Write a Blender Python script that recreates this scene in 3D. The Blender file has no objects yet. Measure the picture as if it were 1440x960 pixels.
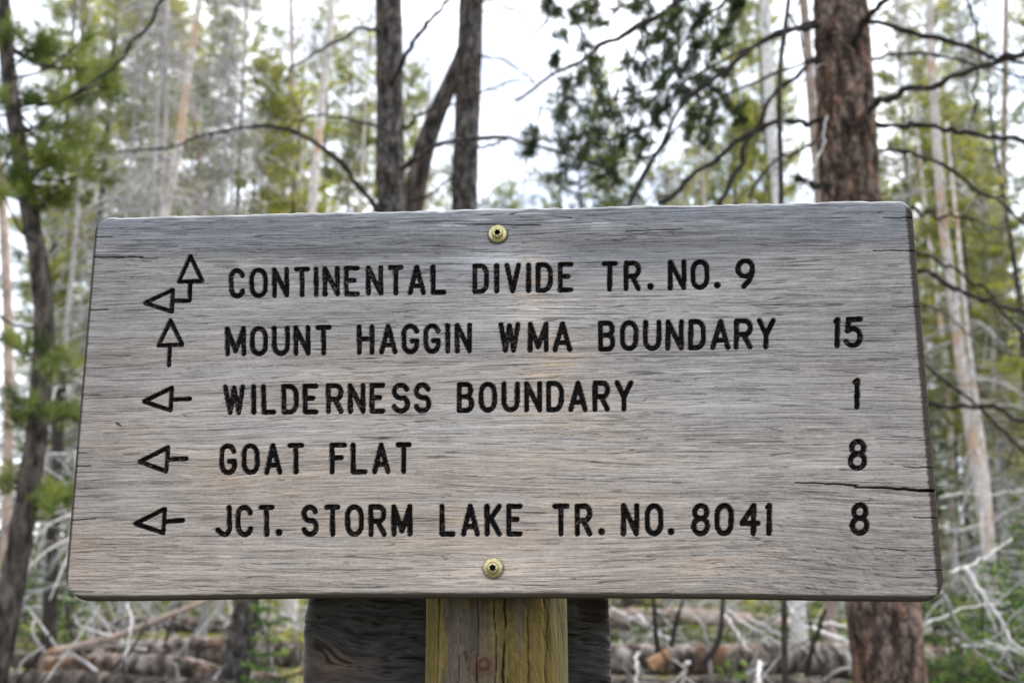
import bpy, math
import numpy as np
from mathutils import Matrix, Vector

# ------------------------------------------------------------------ camera, sky, sun, exposure
SC = bpy.context.scene
COL = SC.collection
F_PX = 1500.0                      # focal length in photograph pixels (1440 wide)
PITCH, ROLL, YAW = 0.2117, -0.0011, -0.0612
GROUND_TO_BOARD = 1.48             # underside of the sign above the ground at its post
CAM = np.array([0.0618, -0.7900, GROUND_TO_BOARD + 0.0209])
BW, BH = 0.640, 0.2974             # sign board

fw = np.array([math.sin(YAW) * math.cos(PITCH), math.cos(YAW) * math.cos(PITCH), math.sin(PITCH)])
r_ = np.array([math.cos(YAW), -math.sin(YAW), 0.0])
u_ = np.cross(r_, fw)
RT = r_ * math.cos(ROLL) + u_ * math.sin(ROLL)
UP = -r_ * math.sin(ROLL) + u_ * math.cos(ROLL)

cd = bpy.data.cameras.new('camera')
cam = bpy.data.objects.new('camera', cd)
COL.objects.link(cam)
cd.sensor_width = 36.0
cd.lens = 36.0 * F_PX / 1440.0
cd.clip_start, cd.clip_end = 0.02, 2000.0
cd.dof.use_dof = True
cd.dof.focus_distance = 0.785
cd.dof.aperture_fstop = 8.8
cam.matrix_world = Matrix(((RT[0], UP[0], -fw[0], CAM[0]), (RT[1], UP[1], -fw[1], CAM[1]),
                           (RT[2], UP[2], -fw[2], CAM[2]), (0, 0, 0, 1)))
SC.camera = cam

SUN_EL, SUN_AZ = math.radians(55), math.radians(52)      # azimuth from +Y (beyond the sign) towards +X
world = bpy.data.worlds.new('World')
SC.world = world
world.use_nodes = True
nt = world.node_tree
nt.nodes.clear()
N = nt.nodes.new
out = N('ShaderNodeOutputWorld')
bg = N('ShaderNodeBackground')
sky = N('ShaderNodeTexSky')
sky.sky_type = 'NISHITA'
sky.sun_disc = False
sky.sun_elevation = SUN_EL
sky.sun_rotation = SUN_AZ
sky.altitude = 2000
sky.dust_density = 2.0
tc = N('ShaderNodeTexCoord')
cn = N('ShaderNodeTexNoise')
cn.inputs['Scale'].default_value = 2.6
cn.inputs['Detail'].default_value = 6
cn.inputs['Roughness'].default_value = 0.6
cr = N('ShaderNodeMapRange')
cr.inputs['From Min'].default_value = 0.34
cr.inputs['From Max'].default_value = 0.62
mx = N('ShaderNodeMix')
mx.data_type = 'RGBA'
mx.inputs['B'].default_value = (12.5, 12.8, 13.4, 1)      # bright thin broken cloud over the blue
nt.links.new(tc.outputs['Generated'], cn.inputs['Vector'])
nt.links.new(cn.outputs['Fac'], cr.inputs['Value'])
nt.links.new(cr.outputs['Result'], mx.inputs['Factor'])
nt.links.new(sky.outputs['Color'], mx.inputs['A'])
nt.links.new(mx.outputs['Result'], bg.inputs['Color'])
nt.links.new(bg.outputs['Background'], out.inputs['Surface'])
bg.inputs['Strength'].default_value = 0.10

sd = bpy.data.lights.new('sun', 'SUN')
sd.energy = 2.8
sd.angle = math.radians(0.6)
sd.color = (1.0, 0.95, 0.87)
sun = bpy.data.objects.new('sun', sd)
COL.objects.link(sun)
sdir = Vector((math.sin(SUN_AZ) * math.cos(SUN_EL), math.cos(SUN_AZ) * math.cos(SUN_EL), math.sin(SUN_EL)))
sun.rotation_euler = sdir.to_track_quat('Z', 'Y').to_euler()

SC.view_settings.view_transform = 'Standard'
SC.view_settings.look = 'None'
SC.view_settings.gamma = 1.0
SC.view_settings.exposure = 1.22
SC.render.engine = 'CYCLES'
SC.cycles.use_denoising = True
SC.cycles.denoiser = 'OPENIMAGEDENOISE'
SC.cycles.denoising_input_passes = 'RGB_ALBEDO_NORMAL'
SC.cycles.denoising_prefilter = 'ACCURATE'
SC.cycles.use_adaptive_sampling = False
SC.cycles.max_bounces = 6
SC.cycles.diffuse_bounces = 3
SC.cycles.transmission_bounces = 3
SC.cycles.glossy_bounces = 2

# ------------------------------------------------------------------ helpers
def ray(px, py):
    d = fw * F_PX + RT * (px - 720.0) - UP * (py - 480.0)
    return d / d[1]

def at(px, py, dist):
    """point seen at a photograph pixel, dist metres beyond the camera along +Y"""
    return CAM + ray(px, py) * dist

def board_xz(px, py):
    p = CAM + ray(px, py) * (-CAM[1])
    return p[0], p[2] - GROUND_TO_BOARD

def srgb(r, g, b):
    return tuple((c / 12.92 if c <= 0.04045 else ((c + 0.055) / 1.055) ** 2.4) for c in (r / 255, g / 255, b / 255))

TAB = np.random.default_rng(7).random((512, 512))
def vn(x, y, seed=0):
    """smooth value noise, -1..1"""
    x = np.asarray(x, float) + seed * 37.31
    y = np.asarray(y, float) + seed * 91.77
    xi, yi = np.floor(x).astype(int), np.floor(y).astype(int)
    fx, fy = x - xi, y - yi
    fx = fx * fx * (3 - 2 * fx)
    fy = fy * fy * (3 - 2 * fy)
    a, b = TAB[xi % 512, yi % 512], TAB[(xi + 1) % 512, yi % 512]
    c, d = TAB[xi % 512, (yi + 1) % 512], TAB[(xi + 1) % 512, (yi + 1) % 512]
    return ((a * (1 - fx) + b * fx) * (1 - fy) + (c * (1 - fx) + d * fx) * fy) * 2 - 1

def sstep(a, b, x):
    t = np.clip((x - a) / (b - a), 0, 1)
    return t * t * (3 - 2 * t)

def ground_z(x, y):
    x, y = np.asarray(x, float), np.asarray(y, float)
    d = y + 0.79
    z = 0.1 * np.clip(d - 1.6, 0, 8.4) + 0.045 * np.clip(d - 10, 0, 60) + 0.02 * np.clip(d - 70, 0, 150)
    near = np.clip((np.hypot(x, y) - 0.8) / 3, 0, 1)
    return z + near * (0.09 * vn(x / 1.7, y / 1.7, 3) + 0.05 * vn(x / 0.5, y / 0.5, 5) + 0.3 * vn(x / 9, y / 9, 4) * np.clip((d - 9) / 10, 0, 1))

def link(o, parent=None):
    COL.objects.link(o)
    if parent is not None:
        o.parent = parent
    return o

def tag(o, label=None, cat=None, group=None, kind=None):
    for k, v in (('label', label), ('category', cat), ('group', group), ('kind', kind)):
        if v:
            o[k] = v
    return o

def empty(name, loc=(0, 0, 0)):
    o = bpy.data.objects.new(name, None)
    o.location = tuple(float(c) for c in loc)
    o.empty_display_size = 0.1
    return link(o)

def mesh_np(name, V, faces, smooth=True):
    """faces: list of int arrays (n,k)"""
    me = bpy.data.meshes.new(name)
    V = np.asarray(V, np.float32)
    me.vertices.add(len(V))
    me.vertices.foreach_set('co', V.ravel())
    faces = [np.asarray(f) for f in faces if len(f)]
    flat = np.concatenate([f.ravel() for f in faces]).astype(np.int32)
    tot = np.concatenate([np.full(len(f), f.shape[1]) for f in faces]).astype(np.int32)
    start = np.concatenate([[0], np.cumsum(tot)[:-1]]).astype(np.int32)
    me.loops.add(len(flat))
    me.loops.foreach_set('vertex_index', flat)
    me.polygons.add(len(tot))
    me.polygons.foreach_set('loop_start', start)
    me.polygons.foreach_set('loop_total', tot)
    me.update(calc_edges=True)
    if smooth:
        me.polygons.foreach_set('use_smooth', np.ones(len(tot), bool))
    return me

def float_attr(me, name, vals):
    a = me.attributes.new(name, 'FLOAT', 'POINT')
    a.data.foreach_set('value', np.asarray(vals, np.float32))

def col_attr(me, name, rgb):
    a = me.attributes.new(name, 'FLOAT_COLOR', 'POINT')
    c = np.ones((len(rgb), 4), np.float32)
    c[:, :3] = rgb
    a.data.foreach_set('color', c.ravel())

def catmull(P, n):
    P = np.asarray(P, float)
    if len(P) == 2:
        t = np.linspace(0, 1, n)[:, None]
        return P[0] * (1 - t) + P[1] * t
    Q = np.vstack([2 * P[0] - P[1], P, 2 * P[-1] - P[-2]])
    t = np.linspace(0, len(P) - 1 - 1e-9, n)
    i = t.astype(int)
    f = (t - i)[:, None]
    p0, p1, p2, p3 = Q[i], Q[i + 1], Q[i + 2], Q[i + 3]
    return 0.5 * (2 * p1 + (p2 - p0) * f + (2 * p0 - 5 * p1 + 4 * p2 - p3) * f ** 2 + (3 * p1 - p0 - 3 * p2 + p3) * f ** 3)

class Geo:
    def __init__(s):
        s.V, s.T, s.Q, s.tone, s.n = [], [], [], [], 0

    def add(s, V, tris=None, quads=None, tone=0.5):
        V = np.asarray(V, float)
        s.V.append(V)
        s.tone.append(np.broadcast_to(np.asarray(tone, float), (len(V),)))
        if tris is not None and len(tris):
            s.T.append(np.asarray(tris) + s.n)
        if quads is not None and len(quads):
            s.Q.append(np.asarray(quads) + s.n)
        s.n += len(V)

    def tube(s, P, rad, sides=6, rough=0.0, seed=0, tone=0.5, cap=True):
        P = np.asarray(P, float)
        n = len(P)
        rad = np.broadcast_to(np.asarray(rad, float), (n,))
        T = np.gradient(P, axis=0)
        T /= np.linalg.norm(T, axis=1)[:, None] + 1e-12
        ref = np.array([0, 0, 1.0]) if abs(T[:, 2]).mean() < 0.8 else np.array([0, 1.0, 0])
        A = np.cross(T, ref)
        A /= np.linalg.norm(A, axis=1)[:, None] + 1e-12
        B = np.cross(T, A)
        th = np.linspace(0, 2 * math.pi, sides, endpoint=False)
        R = np.repeat(rad[:, None], sides, 1)
        if rough:
            L = np.concatenate([[0], np.cumsum(np.linalg.norm(np.diff(P, axis=0), axis=1))])
            sc = max(rad.max() * 0.55, 0.004)
            cx, cy = np.cos(th) * rad.max() / sc, np.sin(th) * rad.max() / sc
            R = R * (1 + rough * (vn(cx[None, :] + L[:, None] / sc * 0.31, cy[None, :] * 1.0 + L[:, None] / sc * 0.77, seed)
                                  + 0.6 * vn(cx[None, :] * 2.3 + L[:, None] / sc, cy[None, :] * 2.3 - L[:, None] / sc * 1.3, seed + 1)))
        V = P[:, None, :] + R[..., None] * (np.cos(th)[None, :, None] * A[:, None, :] + np.sin(th)[None, :, None] * B[:, None, :])
        i = np.arange(n - 1)[:, None] * sides
        j = np.arange(sides)[None, :]
        k = (j + 1) % sides
        q = np.stack([i + j, i + k, i + sides + k, i + sides + j], -1).reshape(-1, 4)
        V = V.reshape(-1, 3)
        tr = None
        if cap:
            V = np.vstack([V, P[0], P[-1]])
            a = np.arange(sides)
            b = (a + 1) % sides
            base = (n - 1) * sides
            tr = np.vstack([np.stack([b, a, np.full(sides, n * sides)], 1),
                            np.stack([base + a, base + b, np.full(sides, n * sides + 1)], 1)])
        s.add(V, tr, q, tone)

    def tufts(s, C, A, size, n, rng, width=0.012, spread=0.9, tone=None):
        """bunches of needles: C centres, A axes"""
        C, A = np.asarray(C, float), np.asarray(A, float)
        m = len(C)
        if not m:
            return
        A = A / (np.linalg.norm(A, axis=1)[:, None] + 1e-9)
        size = np.broadcast_to(np.asarray(size, float), (m,))
        tone = rng.random(m) if tone is None else np.broadcast_to(np.asarray(tone, float), (m,))
        g = rng.normal(size=(m, n, 3))
        g /= np.linalg.norm(g, axis=2)[..., None]
        D = A[:, None, :] * 0.75 + g * spread
        D /= np.linalg.norm(D, axis=2)[..., None]
        t = rng.random((m, n, 1)) - 0.6
        base = C[:, None, :] + A[:, None, :] * t * size[:, None, None]
        ln = size[:, None, None] * (0.5 + 0.35 * rng.random((m, n, 1)))
        side = np.cross(D, rng.normal(size=(m, n, 3)))
        side /= np.linalg.norm(side, axis=2)[..., None] + 1e-9
        w = width * (0.7 + 0.6 * rng.random((m, n, 1)))
        mid = base + D * ln * 0.45
        tip = base + D * ln
        V = np.stack([base, mid + side * w / 2, tip, mid - side * w / 2], 2).reshape(-1, 3)
        q = np.arange(m * n * 4).reshape(-1, 4)
        tn = np.repeat(np.clip(tone[:, None] + 0.15 * rng.normal(size=(m, n)), 0, 1).ravel(), 4)
        s.add(V, None, q, tn)

    def build(s, name, mat, parent=None, smooth=True, origin=None):
        V = np.vstack(s.V)
        if origin is not None:
            V = V - np.asarray(origin)
        me = mesh_np(name, V, ([np.vstack(s.T)] if s.T else []) + ([np.vstack(s.Q)] if s.Q else []), smooth)
        float_attr(me, 'tone', np.concatenate(s.tone))
        me.materials.append(mat)
        return link(bpy.data.objects.new(name, me), parent)

# ------------------------------------------------------------------ materials
class NT:
    def __init__(s, name):
        s.m = bpy.data.materials.new(name)
        s.m.use_nodes = True
        s.t = s.m.node_tree
        s.p = s.t.nodes['Principled BSDF']
        s.o = s.t.nodes['Material Output']

    def n(s, typ, **kw):
        nd = s.t.nodes.new(typ)
        for k, v in kw.items():
            if k in nd.inputs:
                nd.inputs[k].default_value = v
            else:
                setattr(nd, k, v)
        return nd

    def l(s, a, b):
        s.t.links.new(a, b)

    def noise(s, scale, stretch=(1, 1, 1), detail=4, rough=0.6, space='Object'):
        c = s.n('ShaderNodeTexCoord')
        mp = s.n('ShaderNodeMapping')
        mp.inputs['Scale'].default_value = stretch
        s.l(c.outputs[space], mp.inputs['Vector'])
        nz = s.n('ShaderNodeTexNoise', Scale=scale, Detail=detail, Roughness=rough)
        s.l(mp.outputs['Vector'], nz.inputs['Vector'])
        return nz.outputs['Fac']

    def ramp(s, fac, stops):
        r = s.n('ShaderNodeValToRGB')
        e = r.color_ramp.elements
        while len(e) < len(stops):
            e.new(0.5)
        for el, (p, c) in zip(e, stops):
            el.position = p
            el.color = (*c, 1)
        s.l(fac, r.inputs['Fac'])
        return r.outputs['Color']

    def mix(s, fac, a, b, mode='MIX'):
        m = s.n('ShaderNodeMix', data_type='RGBA', blend_type=mode)
        for sock, v in ((m.inputs['Factor'], fac), (m.inputs['A'], a), (m.inputs['B'], b)):
            if isinstance(v, (int, float)):
                sock.default_value = v
            elif isinstance(v, tuple):
                sock.default_value = (*v, 1)
            else:
                s.l(v, sock)
        return m.outputs['Result']

    def bump(s, h, strength=0.5, dist=0.01):
        b = s.n('ShaderNodeBump', Strength=strength, Distance=dist)
        s.l(h, b.inputs['Height'])
        s.l(b.outputs['Normal'], s.p.inputs['Normal'])

    def fin(s, col, rough=0.9, spec=0.2):
        s.l(col, s.p.inputs['Base Color'])
        s.p.inputs['Roughness'].default_value = rough
        s.p.inputs['Specular IOR Level'].default_value = spec
        return s.m

def bark(name, dark, mid, light, scale=14, patch=None, plates=None):
    k = NT(name)
    a = k.noise(scale, (1, 1, 0.35), 6, 0.65)
    b = k.noise(scale * 0.22, (1, 1, 0.5), 3)
    c = k.ramp(a, [(0.40, dark), (0.5, mid), (0.62, light)])
    if patch:
        c = k.mix(k.ramp(b, [(0.5, (0, 0, 0)), (0.62, (1, 1, 1))]), c, k.ramp(a, [(0.35, tuple(x * 0.4 for x in patch)), (0.65, patch)]))
    if plates:
        tcx = k.n('ShaderNodeTexCoord')
        mp = k.n('ShaderNodeMapping')
        mp.inputs['Scale'].default_value = (1, 1, 0.5)
        k.l(tcx.outputs['Object'], mp.inputs['Vector'])
        dn = k.n('ShaderNodeTexNoise', Scale=plates * 0.7, Detail=5.0, Roughness=0.7)
        k.l(mp.outputs['Vector'], dn.inputs['Vector'])
        vv = k.n('ShaderNodeVectorMath', operation='MULTIPLY_ADD')
        k.l(dn.outputs['Color'], vv.inputs[0])
        vv.inputs[1].default_value = (2.2 / plates,) * 3
        k.l(mp.outputs['Vector'], vv.inputs[2])
        ve = k.n('ShaderNodeTexVoronoi', feature='DISTANCE_TO_EDGE', Scale=plates)
        vc = k.n('ShaderNodeTexVoronoi', Scale=plates)
        for v_ in (ve, vc):
            k.l(vv.outputs[0], v_.inputs['Vector'])
        cell = k.n('ShaderNodeSeparateColor')
        k.l(vc.outputs['Color'], cell.inputs['Color'])
        c = k.mix(0.5, c, k.ramp(cell.outputs[0], [(0.0, tuple(x * 0.35 for x in mid)), (0.45, mid), (0.75, light), (1.0, patch or light)]))
        c = k.mix(k.ramp(ve.outputs['Distance'], [(0.02, (0.75, 0.75, 0.75)), (0.14, (0, 0, 0))]), c, dark)
        c = k.mix(0.55, c, k.ramp(a, [(0.38, (0.25, 0.25, 0.25)), (0.62, (1.6, 1.6, 1.6))]), 'MULTIPLY')
        hh = k.n('ShaderNodeMath', operation='MULTIPLY_ADD')
        k.l(ve.outputs['Distance'], hh.inputs[0])
        hh.inputs[1].default_value = 1.5
        k.l(a, hh.inputs[2])
        k.bump(hh.outputs[0], 1.0, 0.03)
    else:
        k.bump(a, 0.8, 0.02)
    return k.fin(c, 0.95, 0.08)

def woody(name, dark, light, scale=30, patch=None):
    k = NT(name)
    a = k.noise(scale, (1, 1, 1), 4)
    c = k.ramp(a, [(0.3, dark), (0.7, light)])
    if patch:
        c = k.mix(k.ramp(k.noise(scale * 0.12, (1, 1, 1), 3), [(0.52, (0, 0, 0)), (0.6, (1, 1, 1))]), c, patch)
    oi = k.n('ShaderNodeObjectInfo')
    v = k.n('ShaderNodeMapRange')
    v.inputs['To Min'].default_value = 0.75
    v.inputs['To Max'].default_value = 1.2
    k.l(oi.outputs['Random'], v.inputs['Value'])
    return k.fin(k.mix(1.0, c, v.outputs['Result'], 'MULTIPLY'))

def needles(name, dark, mid, bright, trans=0.35, twist=0.0):
    k = NT(name)
    at_ = k.n('ShaderNodeAttribute', attribute_name='tone')
    c = k.ramp(at_.outputs['Fac'], [(0.05, dark), (0.5, mid), (0.95, bright)])
    oi = k.n('ShaderNodeObjectInfo')
    v = k.n('ShaderNodeMapRange')
    v.inputs['To Min'].default_value = 0.7
    v.inputs['To Max'].default_value = 1.25
    k.l(oi.outputs['Random'], v.inputs['Value'])
    c = k.mix(1.0, c, v.outputs['Result'], 'MULTIPLY')
    k.fin(c, 0.6, 0.25)
    tr = k.n('ShaderNodeBsdfTranslucent')
    k.l(k.mix(1.0, c, (1.25, 1.15, 0.6), 'MULTIPLY'), tr.inputs['Color'])
    ms = k.n('ShaderNodeMixShader', Fac=trans)
    k.l(k.p.outputs['BSDF'], ms.inputs[1])
    k.l(tr.outputs['BSDF'], ms.inputs[2])
    k.l(ms.outputs['Shader'], k.o.inputs['Surface'])
    return k.m

def wood_attr(name, rough=0.9, spec=0.05):
    """vertex albedo of the wood times fine fibre noise"""
    k = NT(name)
    a = k.n('ShaderNodeAttribute', attribute_name='albedo')
    g = k.noise(900, (0.06, 1, 1), 2)
    v = k.n('ShaderNodeMapRange')
    v.inputs['From Min'].default_value = 0.3
    v.inputs['From Max'].default_value = 0.7
    v.inputs['To Min'].default_value = 0.86
    v.inputs['To Max'].default_value = 1.14
    k.l(g, v.inputs['Value'])
    return k.fin(k.mix(1.0, a.outputs['Color'], v.outputs['Result'], 'MULTIPLY'), rough, spec)

M = {}
M['sign'] = wood_attr('weathered sign wood')
M['paint'] = wood_attr('worn black groove paint', 0.85, 0.04)
M['post'] = wood_attr('peeled post wood')
M['dark_board'] = wood_attr('dark weathered plank')
M['bark_red'] = bark('red brown pine bark', (0.016, 0.013, 0.012), (0.17, 0.122, 0.10), (0.44, 0.33, 0.28), 22, (0.40, 0.20, 0.115), plates=36)
M['bark_grey'] = bark('grey scaly bark', (0.022, 0.020, 0.019), (0.135, 0.122, 0.115), (0.30, 0.275, 0.26), 26, (0.22, 0.165, 0.13), plates=52)
M['bark_dark'] = bark('dark wet bark', (0.022, 0.019, 0.017), (0.065, 0.055, 0.048), (0.13, 0.11, 0.095), 22)
M['dead_dark'] = woody('dark dead branch', (0.013, 0.011, 0.010), (0.055, 0.047, 0.042), 45)
M['dead_grey'] = woody('grey dead twigs', (0.24, 0.23, 0.225), (0.48, 0.465, 0.46), 30)
M['snag'] = woody('bleached snag wood', (0.38, 0.34, 0.32), (0.72, 0.67, 0.63), 18, (0.52, 0.36, 0.25))
M['stick'] = woody('bleached stick', (0.40, 0.39, 0.385), (0.74, 0.72, 0.71), 25)
M['pale_trunk'] = woody('pinkish thin bark', (0.22, 0.16, 0.13), (0.46, 0.36, 0.31), 14)
M['log'] = bark('rotting log', (0.03, 0.024, 0.02), (0.12, 0.10, 0.088), (0.32, 0.285, 0.26), 16, (0.17, 0.09, 0.05))
M['fresh'] = woody('broken orange heartwood', (0.16, 0.085, 0.045), (0.48, 0.30, 0.18), 22)
M['needle_yellow'] = needles('sunny pine needles', (0.085, 0.11, 0.028), (0.24, 0.27, 0.07), (0.40, 0.40, 0.12), 0.6)
M['needle_green'] = needles('green pine needles', (0.028, 0.05, 0.018), (0.085, 0.13, 0.036), (0.22, 0.25, 0.065), 0.4)
M['needle_dark'] = needles('dark pine needles', (0.012, 0.026, 0.016), (0.03, 0.055, 0.032), (0.07, 0.10, 0.05), 0.2)
M['needle_deep'] = needles('deep green needles', (0.013, 0.024, 0.012), (0.034, 0.054, 0.022), (0.10, 0.125, 0.042), 0.25)
M['fir'] = needles('fir sapling needles', (0.025, 0.07, 0.018), (0.075, 0.15, 0.035), (0.17, 0.25, 0.06), 0.35)
k = NT('yellow zinc screw')
k.p.inputs['Metallic'].default_value = 0.85
k.fin(k.ramp(k.noise(500, (1, 1, 1), 3), [(0.3, (0.34, 0.29, 0.13)), (0.7, (0.60, 0.54, 0.30))]), 0.45, 0.5)
M['zinc'] = k.m
M['socket_shade'] = woody('painted shade of the screw socket', (0.012, 0.011, 0.010), (0.05, 0.045, 0.035), 900)  # recess shade of the socket put into its colour
k = NT('forest floor')
g1 = k.noise(1.3, (1, 1, 1), 6)
g2 = k.noise(14, (1, 1, 1), 6, 0.7)
kc = k.ramp(g2, [(0.3, (0.03, 0.024, 0.018)), (0.5, (0.11, 0.085, 0.065)), (0.72, (0.24, 0.20, 0.165))])
kc = k.mix(k.ramp(g1, [(0.46, (0, 0, 0)), (0.60, (1, 1, 1))]), kc, k.ramp(g2, [(0.3, (0.03, 0.05, 0.012)), (0.7, (0.12, 0.16, 0.04))]))
k.bump(g2, 1.0, 0.06)
M['ground'] = k.fin(kc, 0.95)

# ------------------------------------------------------------------ ground
a = np.linspace(0, 1, 150)
e = 340 * (0.012 * a + 0.988 * a ** 3.2)
e = np.concatenate([-e[:0:-1], e])
gx, gy = np.meshgrid(e, e, indexing='xy')
gz = ground_z(gx, gy)
n = len(e)
ii = (np.arange(n - 1)[:, None] * n + np.arange(n - 1)[None, :]).ravel()
me = mesh_np('ground', np.stack([gx, gy, gz], -1).reshape(-1, 3), [np.stack([ii, ii + 1, ii + n + 1, ii + n], 1)])
me.materials.append(M['ground'])
tag(link(bpy.data.objects.new('ground', me)), 'forest floor of brown needles and low green plants', 'ground', kind='structure')

# ------------------------------------------------------------------ the trail sign
ZB = GROUND_TO_BOARD
sign = empty('trail_sign', (0, 0.1, 0))
tag(sign, 'weathered grey wooden trail sign with routed black lettering on a round post', 'trail sign')
OFF = np.array([0, 0.1, 0])

# stroke font: glyph boxes are 0..1 x 0..1 (centre lines)
def arc(cx, cy, rx, ry, a0, a1, n=14):
    t = np.radians(np.linspace(a0, a1, n))
    return [(cx + rx * math.cos(q), cy + ry * math.sin(q)) for q in t]
oval = [(0, .68)] + arc(.5, .68, .5, .32, 180, 0) + [(1, .32)] + arc(.5, .32, .5, .32, 0, -180) + [(0, .68)]
GL = {
 'A': [[(0, 0), (.5, 1), (1, 0)], [(.17, .27), (.83, .27)]],
 'B': [[(0, 0), (0, 1), (.6, 1)] + arc(.6, .765, .33, .235, 90, -90) + [(0, .53)], [(.6, .53)] + arc(.62, .265, .38, .265, 90, -90) + [(0, 0)]],
 'C': [arc(.5, .70, .5, .30, 18, 180) + [(0, .30)] + arc(.5, .30, .5, .30, 180, 342)],
 'D': [[(0, 0), (0, 1), (.45, 1)] + arc(.45, .65, .55, .35, 90, 0) + arc(.45, .35, .55, .35, 0, -90) + [(0, 0)]],
 'E': [[(1, 1), (0, 1), (0, 0), (1, 0)], [(0, .53), (.72, .53)]],
 'F': [[(1, 1), (0, 1), (0, 0)], [(0, .53), (.72, .53)]],
 'G': [arc(.5, .70, .5, .30, 18, 180) + [(0, .30)] + arc(.5, .30, .5, .30, 180, 350) + [(1, .42), (.62, .42)]],
 'H': [[(0, 0), (0, 1)], [(1, 0), (1, 1)], [(0, .53), (1, .53)]],
 'I': [[(.5, 0), (.5, 1)]],
 'J': [[(1, 1), (1, .28)] + arc(.55, .26, .45, .26, 0, -90) + [(.3, .05), (0, .17)]],
 'K': [[(0, 0), (0, 1)], [(1, 1), (.05, .40)], [(.32, .55), (1, 0)]],
 'L': [[(0, 1), (0, 0), (1, 0)]],
 'M': [[(0, 0), (0, 1), (.5, .12), (1, 1), (1, 0)]],
 'N': [[(0, 0), (0, 1), (1, 0), (1, 1)]],
 'O': [oval], '0': [oval],
 'R': [[(0, 0), (0, 1), (.58, 1)] + arc(.6, .74, .4, .26, 90, -90) + [(0, .48)], [(.5, .48), (1, 0)]],
 'S': [arc(.5, .75, .47, .25, 20, 180) + arc(.5, .76, .47, .25, 180, 245, 5) + [(.5, .5)] + arc(.5, .27, .5, .27, 62, 0, 6) + arc(.5, .26, .5, .26, 0, -160)],
 'T': [[(0, 1), (1, 1)], [(.5, 1), (.5, 0)]],
 'U': [[(0, 1), (0, .30)] + arc(.5, .30, .5, .30, 180, 360) + [(1, 1)]],
 'V': [[(0, 1), (.5, 0), (1, 1)]],
 'W': [[(0, 1), (.26, 0), (.5, .95), (.74, 0), (1, 1)]],
 'Y': [[(0, 1), (.5, .46), (1, 1)], [(.5, .46), (.5, 0)]],
 '.': [[(.5, .07), (.5, .071)]],
 '1': [[(.2, .93), (.75, 1), (.75, 0)]],
 '4': [[(.72, 0), (.72, 1), (0, .36), (1, .36)]],
 '5': [[(.95, 1), (.12, 1), (.06, .56)] + arc(.46, .32, .54, .32, 110, -150)],
 '8': [arc(.5, .765, .43, .235, -90, 270, 24), arc(.5, .27, .5, .27, 90, 450, 26)],
 '9': [arc(.5, .70, .5, .30, 0, 360, 24), [(1, .70), (.97, .5), (.82, .25), (.42, 0)]],
}
LINES = [  # glyph, left and right pixel of its groove; the line's top/bottom pixels at two x
 ((333, 376.5, 420), (1048, 363.0, 406.5), [('C',321,345),('O',350,376.7),('N',381.7,406.7),('T',413,436),('I',441,447.7),('N',453,478),('E',483,506),('N',514,539),('T',545,567.7),('A',572.7,599),('L',605,627.7),
   ('D',664,688),('I',695,701.7),('V',709,733),('I',740,746.7),('D',753,777.7),('E',784,806.7),('T',846,869),('R',876.7,901.7),('.',910,920),('N',939,965.7),('O',971,998),('.',1004,1014),('9',1034,1062)]),
 ((330, 458.5, 501.5), (1200, 445, 489.5), [('M',315.7,346),('O',350.7,376.7),('U',381.7,407.7),('N',412,436.7),('T',443,466.7),('H',501.3,526.7),('A',532.5,559),('G',564,590),('G',595,620),('I',625.7,633),('N',639,664),
   ('W',700.7,732),('M',741.7,771.7),('A',776.7,805),('B',840.7,865.7),('O',871.7,898),('U',904,930.5),('N',935.7,962),('D',967.7,993),('A',999,1027.7),('R',1032,1059),('Y',1064,1091),('1',1170.7,1182.7),('5',1187,1214)]),
 ((330, 540, 583.5), (1204, 531, 575.7), [('W',313,345),('I',352.7,360),('L',366.7,388),('D',395,420),('E',425,447.7),('R',457.7,483),('N',488.5,514),('E',519,541.7),('S',550,576.7),('S',581,606.7),
   ('B',642,666.7),('O',673,699),('U',705,731),('N',736.7,762.7),('D',767.7,793),('A',799,826.7),('R',833,858),('Y',864,891),('1',1197.7,1210.7)]),
 ((320, 623, 668), (1206, 616.7, 662), [('G',307.7,333),('O',339,365),('A',370.7,396.7),('T',404,427.7),('F',463,488),('L',492.7,516.7),('A',522.7,549),('T',556,579),('8',1192.7,1220)]),
 ((314, 709.5, 755), (1209, 706, 753), [('J',301.7,326),('C',330.7,356),('T',363,386),('.',386.7,396.7),('S',423,448),('T',455.7,479),('O',485,511.5),('R',517.7,543.5),('M',550,580),('L',617.7,640.7),('A',647.7,675),('K',681,705.7),('E',711.7,735),
   ('T',776.7,801),('R',808,833),('.',841,851),('N',873,899),('O',906.7,933),('.',939,949),('8',972,999),('0',1005,1032),('4',1040,1070),('1',1075,1086.7),('8',1195.7,1223)]),
]
STROKE = 3.75                      # half width of a letter groove in photograph pixels
def z4(x, y): return (80 + x / 3, 280 + y / 3)
def z7(x, y): return (80 + x / 3, 590 + y / 3)
ARROWS = [
 [[z4(562,240), z4(514,348), z4(612,345), z4(562,240)], [z4(561,348), z4(559,428), z4(490,428)], [z4(371,438), z4(487,383), z4(484,474), z4(371,438)]],
 [[z4(478,512), z4(428,617), z4(527,613), z4(478,512)], [z4(475,617), z4(471,700)]],
 [[z4(366,853), z4(484,795), z4(478,890), z4(366,853)], [z4(484,845), z4(560,842)]],
 [[z7(348,177), z7(467,117), z7(460,217), z7(348,177)], [z7(465,168), z7(545,164)]],
 [[z7(330,438), z7(454,376), z7(447,477), z7(330,438)], [z7(455,430), z7(530,424)]],
]
glyphs = []                        # (kind, strokes in board metres, radius)
PPM = F_PX / 0.80
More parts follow.
